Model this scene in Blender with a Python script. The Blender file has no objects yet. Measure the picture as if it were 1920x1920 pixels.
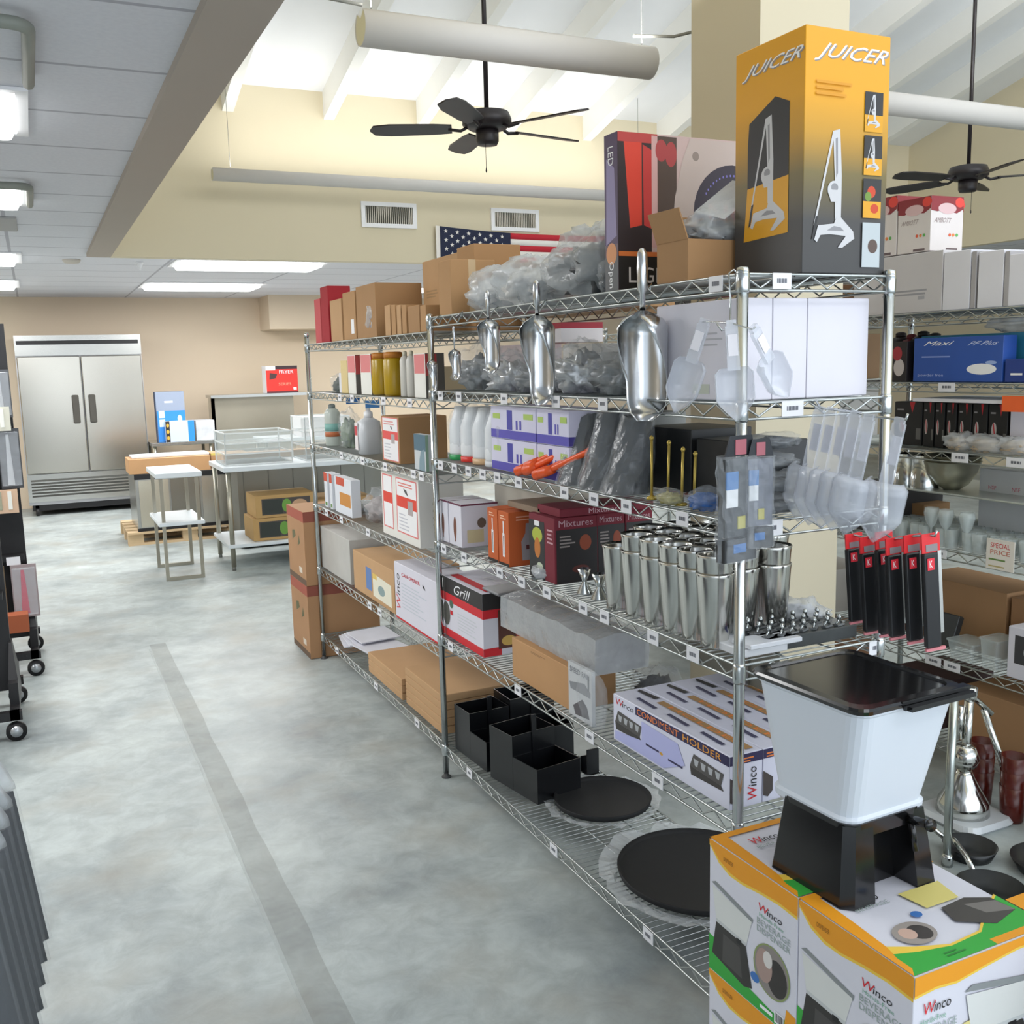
import bpy, math, random
from mathutils import Vector, Matrix, noise
random.seed(7)
SC = bpy.context.scene; COL = SC.collection
R = math.radians; PI = math.pi

# ---------------------------------------------------------------- camera
F = 1872.57; PIT, YAW, ROL = R(8.524), R(25.284), R(1.4426)
CAM = Vector((0, 0, 1.65))
fw = Vector((math.sin(YAW)*math.cos(PIT), math.cos(YAW)*math.cos(PIT), -math.sin(PIT)))
rt0 = Vector((math.cos(YAW), -math.sin(YAW), 0)); dn0 = fw.cross(rt0)
rt = math.cos(ROL)*rt0 + math.sin(ROL)*dn0
dn = -math.sin(ROL)*rt0 + math.cos(ROL)*dn0
cd = bpy.data.cameras.new('camera'); cam = bpy.data.objects.new('camera', cd); COL.objects.link(cam)
cd.sensor_width = 36; cd.lens = F/1920*36; cd.clip_start = .05; cd.clip_end = 100
m3 = Matrix((rt, -dn, -fw)).transposed()
cam.matrix_world = Matrix.Translation(CAM) @ m3.to_4x4()
SC.camera = cam
SC.view_settings.view_transform = 'Standard'; SC.view_settings.look = 'None'
SC.view_settings.gamma = 1; SC.view_settings.exposure = -0.30
try: SC.view_settings.use_curve_mapping = False
except Exception: pass

# ---------------------------------------------------------------- world: sky light through the end left open behind the camera
W = bpy.data.worlds.new('World'); SC.world = W; W.use_nodes = True
bg = W.node_tree.nodes['Background']; bg.inputs[0].default_value = (.80, .90, 1, 1); bg.inputs[1].default_value = 1.6
def area(name, loc, rot, sx, sy, power, col=(1, 1, 1)):
    l = bpy.data.lights.new(name, 'AREA'); l.shape = 'RECTANGLE'; l.size = sx; l.size_y = sy; l.energy = power; l.color = col
    o = bpy.data.objects.new(name, l); COL.objects.link(o); o.location = loc; o.rotation_euler = rot
    return o
# added area lights behind the camera, out of view: low fill, high roof fill
area('fill_behind_camera', (3.0, -2.2, 1.7), (R(90), 0, 0), 9, 2.2, 120, (.90, .95, 1))
area('roof_fill_behind_camera', (4.8, -2.1, 5.4), (R(115), 0, 0), 8, 1.8, 290, (.97, .98, 1))

# ---------------------------------------------------------------- pixel helpers (a photo column or row -> a coordinate on a known surface)
def _sol(P, axis, u=None, v=None):
    d = P - CAM; a = Vector((0, 0, 0)); a[axis] = 1
    r = rt if u is not None else dn; t = (u if u is not None else v) - 960
    # F*(r.(d+k a)) = t*(fw.(d+k a))
    return (t*fw.dot(d) - F*r.dot(d))/(F*r.dot(a) - t*fw.dot(a))
def Yat(u, x, z): return _sol(Vector((x, 0, z)), 1, u=u)
def Xat(u, y, z): return _sol(Vector((0, y, z)), 0, u=u)
def Zat(v, x, y): return _sol(Vector((x, y, 0)), 2, v=v)

# ---------------------------------------------------------------- materials
def lin(c):
    if isinstance(c, str): c = [int(c[i:i+2], 16)/255 for i in (0, 2, 4)]
    return tuple((x/12.92 if x <= .04045 else ((x+.055)/1.055)**2.4) for x in c)
MC = {}
def mat(c, rough=.6, metal=0., var=.06, scale=9., alpha=1., emit=0., trans=0., spec=.5, name=None, bump=0.):
    key = (str(c), rough, metal, var, scale, alpha, emit, trans, spec, bump)
    if key in MC: return MC[key]
    m = bpy.data.materials.new(name or 'surface'); m.use_nodes = True; nt = m.node_tree; b = nt.nodes['Principled BSDF']
    L = lin(c)
    tc = nt.nodes.new('ShaderNodeTexCoord'); nz = nt.nodes.new('ShaderNodeTexNoise'); nz.inputs['Scale'].default_value = scale
    nz.inputs['Detail'].default_value = 3
    mx = nt.nodes.new('ShaderNodeMix'); mx.data_type = 'RGBA'
    nt.links.new(tc.outputs['Object'], nz.inputs['Vector']); nt.links.new(nz.outputs['Fac'], mx.inputs[0])
    mx.inputs[6].default_value = (*[x*(1-var) for x in L], 1); mx.inputs[7].default_value = (*[min(1, x*(1+var)) for x in L], 1)
    nt.links.new(mx.outputs[2], b.inputs['Base Color'])
    b.inputs['Roughness'].default_value = rough; b.inputs['Metallic'].default_value = metal
    b.inputs['Alpha'].default_value = alpha; b.inputs['Specular IOR Level'].default_value = spec
    b.inputs['Transmission Weight'].default_value = trans
    if emit: b.inputs['Emission Color'].default_value = (*L, 1); b.inputs['Emission Strength'].default_value = emit
    if bump:
        bp = nt.nodes.new('ShaderNodeBump'); bp.inputs['Strength'].default_value = bump; bp.inputs['Distance'].default_value = .01
        nt.links.new(nz.outputs['Fac'], bp.inputs['Height']); nt.links.new(bp.outputs[0], b.inputs['Normal'])
    MC[key] = m; return m
def card(c): return mat(c, .75, 0, .10, 5.)            # cardboard
def ink(c): return mat(c, .5, 0, .02, 20.)
CHROME = mat('c4c8c8', .18, 1., .12, 30.)
WIRE = mat('b4b9b8', .28, 1., .10, 40.)
STEEL = mat('bcbcb8', .27, 1., .06, 4.)
ALU = mat('d2d4d6', .22, 1., .05, 6.)
WHITE = ink('f2f2f4'); BLACK = ink('17171a'); GREYT = ink('70727a'); RED = ink('d4202c')
KRAFT = card('c19a70'); KRAFT2 = card('a98259'); KRAFT3 = card('b58c60'); WBOX = mat('dcdae4', .55, 0, .03)
FILM = mat('e4eaf0', .16, 0, .15, 22., .17, spec=1., bump=.9)
FILM2 = mat('e4e9ee', .2, 0, .2, 22., .42, spec=1., bump=.9)
FROST = mat('e6eaf0', .3, 0, .04, 14., .55, spec=.6)
BPLA = mat('101114', .28, 0, .1)
BMAT = mat('18191b', .6, 0, .15)
GLASS = mat('dfeaea', .08, 0, .05, 10., .36, spec=1.)

# ---------------------------------------------------------------- geometry
class G:
    def __init__(s): s.v = []; s.f = []; s.m = []; s.sm = []; s.mats = []
    def mi(s, m):
        if m not in s.mats: s.mats.append(m)
        return s.mats.index(m)
    def add(s, vs, fs, m, smooth=False):
        o = len(s.v); s.v += [tuple(p) for p in vs]; k = s.mi(m)
        for f in fs: s.f.append([o+i for i in f]); s.m.append(k); s.sm.append(smooth)
        return s
    def box(s, x0, y0, z0, x1, y1, z1, m, M=None):
        vs = [Vector(p) for p in ((x0,y0,z0),(x1,y0,z0),(x1,y1,z0),(x0,y1,z0),(x0,y0,z1),(x1,y0,z1),(x1,y1,z1),(x0,y1,z1))]
        if M: vs = [M @ p for p in vs]
        return s.add(vs, [(0,3,2,1),(4,5,6,7),(0,1,5,4),(1,2,6,5),(2,3,7,6),(3,0,4,7)], m)
    def bbox(s, x0, y0, z0, x1, y1, z1, m, b=.004):   # chamfered box
        b = min(b, (x1-x0)/3, (y1-y0)/3, (z1-z0)/3)
        return s.loft([(z0, x0+b, y0+b, x1-b, y1-b), (z0+b, x0, y0, x1, y1), (z1-b, x0, y0, x1, y1), (z1, x0+b, y0+b, x1-b, y1-b)], m, r=b)
    def loft(s, secs, m, r=.01, n=3, smooth=False, caps=True):   # rounded rectangles stacked in z
        rings = []
        for sec in secs:
            z, x0, y0, x1, y1 = sec[:5]; rr = min(sec[5] if len(sec) > 5 else r, (x1-x0)/2.01, (y1-y0)/2.01)
            ring = []
            for cx, cy, a0 in ((x1-rr, y0+rr, -90), (x1-rr, y1-rr, 0), (x0+rr, y1-rr, 90), (x0+rr, y0+rr, 180)):
                for k in range(n+1):
                    a = R(a0+90*k/n); ring.append((cx+rr*math.cos(a), cy+rr*math.sin(a), z))
            rings.append(ring)
        return s.rings(rings, m, smooth, caps)
    def rings(s, rings, m, smooth=True, caps=True, closed=True):
        n = len(rings[0]); vs = [p for r in rings for p in r]; fs = []
        for i in range(len(rings)-1):
            for j in range(n if closed else n-1):
                k = (j+1) % n; fs.append((i*n+j, i*n+k, (i+1)*n+k, (i+1)*n+j))
        if caps: fs.append(tuple(range(n))[::-1]); fs.append(tuple((len(rings)-1)*n+j for j in range(n)))
        return s.add(vs, fs, m, smooth)
    def cyl(s, p0, p1, r0, m, r1=None, n=12, caps=True, smooth=True):
        return s.tube([p0, p1], r0, m, n, caps, r1 if r1 is not None else r0, smooth)
    def tube(s, pts, r, m, n=8, caps=True, rend=None, smooth=True):
        pts = [Vector(p) for p in pts]; rings = []
        for i, p in enumerate(pts):
            d = (pts[min(i+1, len(pts)-1)] - pts[max(i-1, 0)])
            if d.length < 1e-9: d = Vector((0, 0, 1))
            d.normalize(); a = d.orthogonal().normalized() if i == 0 else (A - d*A.dot(d)).normalized()
            A = a; b = d.cross(a); rr = r if rend is None else r + (rend-r)*i/(len(pts)-1)
            rings.append([p + rr*(math.cos(2*PI*k/n)*a + math.sin(2*PI*k/n)*b) for k in range(n)])
        return s.rings(rings, m, smooth, caps)
    def lathe(s, x, y, prof, m, n=20, caps=True, smooth=True, sx=1., sy=1.):
        return s.rings([[(x+sx*r*math.cos(2*PI*k/n), y+sy*r*math.sin(2*PI*k/n), z) for k in range(n)] for r, z in prof], m, smooth, caps)
    def prism(s, pts, z0, z1, m, k0=1., k1=1., c=(0, 0)):   # extruded outline, optionally tapering about c
        a = [(c[0]+(x-c[0])*k0, c[1]+(y-c[1])*k0, z0) for x, y in pts]; b = [(c[0]+(x-c[0])*k1, c[1]+(y-c[1])*k1, z1) for x, y in pts]
        return s.rings([a, b], m, False, True)
    def xf(s, M, start=0):
        for i in range(start, len(s.v)): s.v[i] = tuple(M @ Vector(s.v[i]))
        return s
    def build(s, name, parent=None, loc=(0, 0, 0), rz=0, solid=0):
        me = bpy.data.meshes.new(name); me.from_pydata(s.v, [], s.f)
        for m in s.mats: me.materials.append(m)
        me.polygons.foreach_set('material_index', s.m); me.polygons.foreach_set('use_smooth', s.sm)
        me.update(); o = bpy.data.objects.new(name, me); COL.objects.link(o)
        if parent: o.parent = parent
        o.location = loc; o.rotation_euler = (0, 0, rz)
        if solid: md = o.modifiers.new('thickness', 'SOLIDIFY'); md.thickness = solid; md.offset = 0
        return o
def tag(o, label, cat, group=None):
    o['label'] = label; o['category'] = cat
    if group: o['group'] = group
    return o
def thing(name, label, cat, loc=(0, 0, 0), rz=0, group=None):
    o = bpy.data.objects.new(name, None); o.empty_display_size = .05; COL.objects.link(o)
    o.location = loc; o.rotation_euler = (0, 0, rz); return tag(o, label, cat, group)
def solo(g, name, label, cat, loc=(0, 0, 0), rz=0, group=None, solid=0):
    return tag(g.build(name, None, loc, rz, solid), label, cat, group)
def struct(o): o['kind'] = 'structure'; return o
def dup(root, loc, rz, label, group=None):
    r = root.copy(); COL.objects.link(r); r.location = loc; r.rotation_euler = (0, 0, rz); r['label'] = label
    if group: r['group'] = group
    for ch in list(root.children):
        c = ch.copy(); COL.objects.link(c); c.parent = r
        for g2 in list(ch.children): d = g2.copy(); COL.objects.link(d); d.parent = c
    return r
# ---------------------------------------------------------------- lettering
TX = {}
def glyphs(st):
    if st not in TX:
        cu = bpy.data.curves.new('t', 'FONT'); cu.body = st; cu.resolution_u = 2
        o = bpy.data.objects.new('t', cu); COL.objects.link(o); bpy.context.view_layer.update()
        dg = bpy.context.evaluated_depsgraph_get(); me = bpy.data.meshes.new_from_object(o.evaluated_get(dg))
        vs = [(v.co.x, v.co.y) for v in me.vertices]; fs = [tuple(p.vertices) for p in me.polygons]
        bpy.data.objects.remove(o); bpy.data.meshes.remove(me); bpy.data.curves.remove(cu)
        x0 = min(p[0] for p in vs); x1 = max(p[0] for p in vs); y0 = min(p[1] for p in vs); y1 = max(p[1] for p in vs)
        TX[st] = ([((x-x0)/(x1-x0), (y-y0)/(y1-y0)) for x, y in vs], fs)
    return TX[st]
class D(G):      # printing on a box of size dx,dy,dz whose corner is the origin; faces L (-x), F (-y), T (+z), all read from outside
    def __init__(s, dx, dy, dz): super().__init__(); s.d = (dx, dy, dz); s.e = .0004
    def mp(s, f, a, t):
        dx, dy, dz = s.d; e = s.e
        if f == 'L': return (-e, dy*(1-a), dz*t)
        if f == 'F': return (dx*a, -e, dz*t)
        if f == 'T': return (dx*a, dy*t, dz+e)
        if f == 'R': return (dx+e, dy*a, dz*t)
    def p(s, f, pts, m): s.add([s.mp(f, *q) for q in pts], [tuple(range(len(pts)))], m); s.e += .00006; return s
    def r(s, f, a0, t0, a1, t1, m): return s.p(f, [(a0, t0), (a1, t0), (a1, t1), (a0, t1)], m)
    def o(s, f, a, t, ra, rb, m, n=20): return s.p(f, [(a+ra*math.cos(2*PI*k/n), t+rb*math.sin(2*PI*k/n)) for k in range(n)], m)
    def t(s, f, a, t, w, h, st, m, sh=0, rot=0, dz=0):    # lower-left a,t ; width w, height h in face fractions ; rot 90 reads upward, -90 downward
        vs, fs = glyphs(st); out = []
        for x, y in vs:
            x2 = x + sh*y
            if rot == 90: q = (a+w*(1-y), t+h*x2)
            elif rot == -90: q = (a+w*y, t+h*(1-x2))
            else: q = (a+w*x2, t+h*y+dz*x)
            out.append(s.mp(f, *q))
        s.add(out, fs, m); s.e += .00003; return s
    def lines(s, f, a0, t0, a1, t1, n, m, fill=.45):      # rows of small print
        h = (t1-t0)/n
        for k in range(n): s.r(f, a0, t0+h*k, a0+(a1-a0)*random.uniform(.6, 1), t0+h*(k+fill), m)
        return s
def carton(name, label, cat, loc, dx, dy, dz, m, dec=None, rz=0, group=None, b=.002, extra=None):
    g = G().bbox(0, 0, 0, dx, dy, dz, m, b)
    if extra: extra(g, dx, dy, dz)
    o = solo(g, name, label, cat, loc, rz, group)
    if dec:
        d = D(dx, dy, dz); dec(d)
        if d.v: d.build('printed_label', o)
    return o
# ================================================================= SETTING
def plane_mat_floor():
    m = bpy.data.materials.new('sealed_concrete'); m.use_nodes = True; nt = m.node_tree; b = nt.nodes['Principled BSDF']; N = nt.nodes.new; K = nt.links.new
    tc = N('ShaderNodeTexCoord')
    n1 = N('ShaderNodeTexNoise'); n1.inputs['Scale'].default_value = 1.7; n1.inputs['Detail'].default_value = 8; n1.inputs['Roughness'].default_value = .62
    n2 = N('ShaderNodeTexNoise'); n2.inputs['Scale'].default_value = 8.5; n2.inputs['Detail'].default_value = 10; n2.inputs['Roughness'].default_value = .7; n2.inputs['Distortion'].default_value = .6
    for n in (n1, n2): K(tc.outputs['Object'], n.inputs['Vector'])
    r1 = N('ShaderNodeValToRGB'); e = r1.color_ramp.elements; e[0].position = .3; e[0].color = (*lin('8b9496'), 1); e[1].position = .72; e[1].color = (*lin('c5cdca'), 1)
    el = r1.color_ramp.elements.new(.5); el.color = (*lin('adb5b4'), 1)
    r2 = N('ShaderNodeValToRGB'); e = r2.color_ramp.elements; e[0].position = .34; e[0].color = (.70, .70, .69, 1); e[1].position = .62; e[1].color = (1.04, 1.04, 1.04, 1)
    K(n1.outputs['Fac'], r1.inputs[0]); K(n2.outputs['Fac'], r2.inputs[0])
    mx = N('ShaderNodeMix'); mx.data_type = 'RGBA'; mx.blend_type = 'MULTIPLY'; mx.inputs[0].default_value = .75
    K(r1.outputs[0], mx.inputs[6]); K(r2.outputs[0], mx.inputs[7])
    # brownish stains
    n3 = N('ShaderNodeTexNoise'); n3.inputs['Scale'].default_value = 2.3; n3.inputs['Detail'].default_value = 6; K(tc.outputs['Object'], n3.inputs['Vector'])
    r3 = N('ShaderNodeValToRGB'); r3.color_ramp.elements[0].position = .52; r3.color_ramp.elements[1].position = .72
    r3.color_ramp.elements[0].color = (0, 0, 0, 1); r3.color_ramp.elements[1].color = (.55, .55, .55, 1); K(n3.outputs['Fac'], r3.inputs[0])
    m2 = N('ShaderNodeMix'); m2.data_type = 'RGBA'; K(r3.outputs[0], m2.inputs[0]); K(mx.outputs[2], m2.inputs[6]); m2.inputs[7].default_value = (*lin('9c978a'), 1)
    K(m2.outputs[2], b.inputs['Base Color']); b.inputs['Roughness'].default_value = .42
    rr = N('ShaderNodeMapRange'); rr.inputs[3].default_value = .3; rr.inputs[4].default_value = .6; K(n2.outputs['Fac'], rr.inputs[0]); K(rr.outputs[0], b.inputs['Roughness'])
    return m
FLOORM = plane_mat_floor()
CREAM = mat('ddd2b6', .8, 0, .03, 1.5); CREAM2 = mat('dfcdb4', .8, 0, .03, 1.5); TAUPE = mat('b5aa9e', .8, 0, .03, 1.5)
ROOFW = mat('eceef0', .8, 0, .04, 3.); RAFT = mat('f0f0ec', .7, 0, .02, 3.)
def ceil_mat():
    m = bpy.data.materials.new('ceiling_tiles'); m.use_nodes = True; nt = m.node_tree; b = nt.nodes['Principled BSDF']; N = nt.nodes.new; K = nt.links.new
    tc = N('ShaderNodeTexCoord'); sp = N('ShaderNodeSeparateXYZ'); K(tc.outputs['Object'], sp.inputs[0])
    fac = None
    for ax, per, off in (('X', 1.22, .08), ('Y', .61, .2)):
        a = N('ShaderNodeMath'); a.operation = 'ADD'; a.inputs[1].default_value = 50*per+off; K(sp.outputs[ax], a.inputs[0])
        md = N('ShaderNodeMath'); md.operation = 'MODULO'; md.inputs[1].default_value = per; K(a.outputs[0], md.inputs[0])
        lt = N('ShaderNodeMath'); lt.operation = 'LESS_THAN'; lt.inputs[1].default_value = .022; K(md.outputs[0], lt.inputs[0])
        if fac is None: fac = lt
        else:
            mxx = N('ShaderNodeMath'); mxx.operation = 'MAXIMUM'; K(fac.outputs[0], mxx.inputs[0]); K(lt.outputs[0], mxx.inputs[1]); fac = mxx
    nz = N('ShaderNodeTexNoise'); nz.inputs['Scale'].default_value = 60; K(tc.outputs['Object'], nz.inputs['Vector'])
    ra = N('ShaderNodeValToRGB'); ra.color_ramp.elements[0].color = (*lin('d6d7de'), 1); ra.color_ramp.elements[1].color = (*lin('e4e5ea'), 1); K(nz.outputs['Fac'], ra.inputs[0])
    mx = N('ShaderNodeMix'); mx.data_type = 'RGBA'; K(fac.outputs[0], mx.inputs[0]); K(ra.outputs[0], mx.inputs[6]); mx.inputs[7].default_value = (*lin('b4b4bc'), 1)
    K(mx.outputs[2], b.inputs['Base Color']); b.inputs['Roughness'].default_value = .9
    return m
CEILM = ceil_mat()
struct(G().box(-7, -3, -.12, 12.5, 13.8, 0, FLOORM).build('floor'))
# old trench patch in the slab, running along the aisle
TR = mat('8f8d84', .6, 0, .25, 5., .2); TR2 = mat('c9cfcc', .55, 0, .2, 4., .3)
def strip(x0, x1, y0, y1, z, m, seed):
    g = G(); n = 40; vs = []; fs = []
    for i in range(n+1):
        y = y0+(y1-y0)*i/n; w = .008*noise.noise(Vector((y*3, seed, 0))); w2 = .010*noise.noise(Vector((y*3, seed+7, 0)))
        vs += [(x0+w, y, z), (x1+w2, y, z)]
    for i in range(n): fs.append((2*i, 2*i+1, 2*i+3, 2*i+2))
    return g.add(vs, fs, m)
g = strip(.505, .60, .4, 6.3, .0012, TR, 1); strip_o = struct(g.build('trim_1'))
g = strip(.492, .505, .4, 6.2, .0016, TR2, 3); struct(g.build('trim_2'))
BW = 13.7; LC = 2.58; BK = 8.6
struct(G().box(-7, BW, 0, 12.5, BW+.1, 4, CREAM2).build('wall_back'))
struct(G().box(-7.1, -3, 0, -7, 13.8, 3, CREAM2).build('wall_left'))
struct(G().box(12.4, -3, 0, 12.5, 13.8, 3, CREAM).build('wall_right'))
struct(G().box(-7, -3, LC, .52, 13.7, LC+.08, CEILM).build('ceiling'))
struct(G().box(.52, BK+.12, LC, 9.1, 13.7, LC+.08, CEILM).box(9.2, -3, LC+.19, 12.4, 13.7, LC+.25, CEILM).build('ceiling_rear'))
# edge beam of the low ceiling with the tall wall above it
struct(G().box(.47, -3, 2.55, .645, BK+.1, 2.63, TAUPE).box(.50, -3, 2.63, .645, BK+.1, 7.2, CREAM).build('trim_3'))
struct(G().box(.645, BK, 2.55, 9.1, BK+.12, 4.0, CREAM).build('wall_bulkhead'))
struct(G().box(9.1, -3, 2.75, 9.2, BK+.1, 7.2, CREAM).box(9.1, BK+.1, 2.58, 9.2, 13.7, 2.8, CREAM).build('wall_bulkhead_right'))
struct(G().box(Xat(505, 13.1, 2.3), 13.1, Zat(617, 2.9, 13.1), 4.4, 13.7, LC, CREAM2).build('trim_4'))
SL = .268
def rz_(y): return 3.93 + SL*(BK-y)
g = G(); g.add([(.5, BK+.1, rz_(BK+.1)), (9.2, BK+.1, rz_(BK+.1)), (9.2, -2.4, rz_(-2.4)), (.5, -2.4, rz_(-2.4)), (.5, BK+.1, rz_(BK+.1)+.1), (9.2, BK+.1, rz_(BK+.1)+.1), (9.2, -2.4, rz_(-2.4)+.1), (.5, -2.4, rz_(-2.4)+.1)],
   [(0, 1, 2, 3), (7, 6, 5, 4), (0, 4, 5, 1), (1, 5, 6, 2), (2, 6, 7, 3), (3, 7, 4, 0)], ROOFW)
struct(g.build('ceiling_roof_deck'))
g = G(); x = 1.614-.833
while x < 9:
    a, b = x-.045, x+.045
    yy = (BK, -2.4); g.add([(a, yy[0], rz_(yy[0])-.22), (b, yy[0], rz_(yy[0])-.22), (b, yy[1], rz_(yy[1])-.22), (a, yy[1], rz_(yy[1])-.22),
        (a, yy[0], rz_(yy[0])), (b, yy[0], rz_(yy[0])), (b, yy[1], rz_(yy[1])), (a, yy[1], rz_(yy[1]))], [(3, 2, 1, 0), (0, 1, 5, 4), (1, 2, 6, 5), (2, 3, 7, 6), (3, 0, 4, 7)], RAFT)
    x += .833
struct(g.build('trim_5'))
# square column
struct(G().box(2.30, 2.83, 0, 2.69, 3.22, 5.7, mat('cfc5ac', .8, 0, .03, 1.5)).build('wall_column'))
tag(G().box(2.46, 2.80, 2.39, 2.50, 2.829, 2.52, WHITE).build('sensor_box'), 'small white sensor box high on the square cream column', 'sensor')
solo(G().bbox(2.385, 2.806, 1.93, 2.415, 2.829, 1.98, WHITE), 'switch_cover', 'tiny white switch cover on the column just above the sign box', 'switch')

# ceiling lights: low ceiling troffers
LENS = mat('ffffff', .5, 0, 0, 1, emit=5.5)
def troffer(label, x0, x1, y0, y1, z, power, grp):
    t = thing('ceiling_light', label, 'light', ((x0+x1)/2, (y0+y1)/2, z), 0, grp)
    hx, hy = (x1-x0)/2, (y1-y0)/2
    G().loft([(-.045, -hx+.02, -hy+.03, hx-.02, hy-.03), (0, -hx, -hy, hx, hy)], LENS, r=.03).build('diffuser', t)
    G().box(-hx-.04, -hy-.04, -.012, hx+.04, -hy, .0, WHITE).box(-hx-.04, hy, -.012, hx+.04, hy+.04, 0, WHITE).box(-hx-.04, -hy, -.012, -hx, hy, 0, WHITE).box(hx, -hy, -.012, hx+.04, hy, 0, WHITE).build('frame', t)
    a = area('lamp', ((x0+x1)/2, (y0+y1)/2, z-.07), (0, 0, 0), hx*1.8, hy*1.8, power); a.parent = t; a.location = (0, 0, -.07)
    return t
G1 = 'fluorescent fixtures under the low ceiling'
troffer('long fluorescent light just beyond the bulkhead, nearer of the two at the back', 1.22, 2.45, 8.95, 9.55, LC-.001, 45, G1)
troffer('long fluorescent light nearest the back wall above the refrigerator aisle', 1.19, 2.38, 11.3, 12.0, LC-.001, 58, G1)
troffer('square fluorescent light nearest the camera at the left picture edge', -1.2, .03, 3.82, 4.44, LC-.001, 34, G1)
troffer('square fluorescent light with curved shade, second from the top at the left edge', -1.2, .03, 5.65, 6.26, LC-.001, 34, G1)
troffer('third fluorescent light down the left edge of the ceiling', -1.25, -.03, 8.75, 9.45, LC-.001, 34, G1)
troffer('farthest fluorescent light at the left edge of the ceiling', -1.3, -.07, 11.2, 12.1, LC-.001, 34, G1)
for k, (x0, x1, y0, y1) in enumerate(((-4.6, -3.4, 3.8, 4.5), (-4.6, -3.4, 7.0, 7.7), (-4.6, -3.4, 10.6, 11.3), (4.4, 5.6, 9.2, 9.8), (4.4, 5.6, 11.3, 12.0))):  # extra fixtures added to brighten the low ceilings and floor
    troffer(['fluorescent light farther left over the near aisle', 'fluorescent light farther left over the middle aisle', 'fluorescent light farther left over the rear aisle', 'fluorescent light in the rear room right of the long pair', 'fluorescent light by the back wall right of the long pair'][k], x0, x1, y0, y1, LC-.001, 50, G1)
# louvre arms beside the two near fixtures
for (ys, lab) in ((3.0, 'curved dark conduit arm at the top left corner of the ceiling'), (5.5, 'curved grey conduit arm around the second light on the left')):
    pts = [(-.35, ys+.02, LC-.03)]+[(.02+.05*math.sin(a), ys+.05+.05*(1-math.cos(a))-.05, LC-.035) for a in (0, .5, 1., 1.5)]+[(.07, ys+.12, LC-.035), (.07, ys+.62, LC-.03)]
    solo(G().tube(pts, .018, mat('8b8f86', .5, 0), 8), 'conduit_arm', lab, 'conduit')
solo(G().lathe(0, 0, [(.055, -.03), (.07, -.012), (.07, 0)], mat('cfc8bd')), 'smoke_detector', 'round beige smoke detector on the rear low ceiling', 'detector', (.38, 9.2, LC))
solo(G().lathe(0, 0, [(.006, -.07), (.012, -.05), (.03, -.012), (.03, 0)], WHITE), 'sprinkler_head', 'small sprinkler head hanging left of the long light', 'sprinkler', (.92, 9.3, LC))
solo(G().bbox(-.12, -.3, -.012, .12, .3, 0, mat('a8a8a8')), 'return_grille', 'grey air grille in the low ceiling at the left edge', 'vent', (-.12, 7.1, LC))
# supply vents on the bulkhead
def vent(x0, x1, z0, z1, lab):
    t = thing('wall_vent', lab, 'vent', (x0, BK, z0), 0, 'supply vents on the bulkhead'); w, h = x1-x0, z1-z0; f = .035
    G().box(0, -.02, 0, w, -.001, f, WHITE).box(0, -.02, h-f, w, -.001, h, WHITE).box(0, -.02, f, f, -.001, h-f, WHITE).box(w-f, -.02, f, w, -.001, h-f, WHITE).build('frame', t)
    G().box(f, -.004, f, w-f, -.001, h-f, mat('3c3a36')).build('backing', t)
    g = G(); n = 24
    for k in range(n):
        xx = f+(w-2*f)*(k+.5)/n; g.box(xx-.003, -.016, f, xx+.003, -.004, h-f, mat('d8d2c4'))
    g.build('louvres', t)
vent(2.69, 3.195, 2.84, 3.055, 'white supply vent on the cream bulkhead, the left one above the brown boxes')
vent(3.92, 4.41, 2.85, 3.05, 'white supply vent on the cream bulkhead, the right one above the flag')
# flag
def flag():
    x0, x1, z1, z0 = 3.36, 5.35, 2.87, 2.15
    t = thing('us_flag', 'united states flag pinned to the bulkhead behind the top shelf', 'flag', (x0, BK-.02, z0))
    w, h = x1-x0, z1-z0; NAVY = mat('1f2743', .8, 0, .1); FR = mat('c02434', .8, 0, .08); FW = mat('eae6e0', .8, 0, .04)
    def P(s, q): return (w*s, -.012*math.sin(9*s+2*q)-.014, h*q - .10*s*q*(1-s)*1.2 - .03*s)
    def patch(g, s0, s1, q0, q1, m, n=14, off=0):
        vs = []; fs = []
        for i in range(n+1):
            for q in (q0, q1):
                p = P(s0+(s1-s0)*i/n, q); vs.append((p[0], p[1]-off, p[2]))
        for i in range(n): fs.append((2*i, 2*i+2, 2*i+3, 2*i+1))
        g.add(vs, fs, m, True)
    g = G()
    for k in range(13): patch(g, .36 if k < 7 else 0.02, 1, 1-(k+1)/13, 1-k/13, FR if k % 2 == 0 else FW)
    patch(g, 0, .02, 0, 1, FW); g.build('stripes', t, solid=.002)
    g = G(); patch(g, .02, .375, 6/13, 1, NAVY, off=.002); g.build('canton', t)
    g = G()
    for r in range(9):
        for c in range(6 if r % 2 == 0 else 5):
            s = .02+.34*((c*2+(1 if r % 2 == 0 else 2))/12); q = 1-(7/13)*((r+1)/10); p = P(s, q); pts = []
            for k in range(10):
                a = PI/2+k*PI/5; rr = .021 if k % 2 == 0 else .009; pts.append((p[0]+rr*math.cos(a), p[1]-.004, p[2]+rr*math.sin(a)))
            g.add(pts, [tuple(range(10))], FW)
    g.build('stars', t)
flag()

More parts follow.
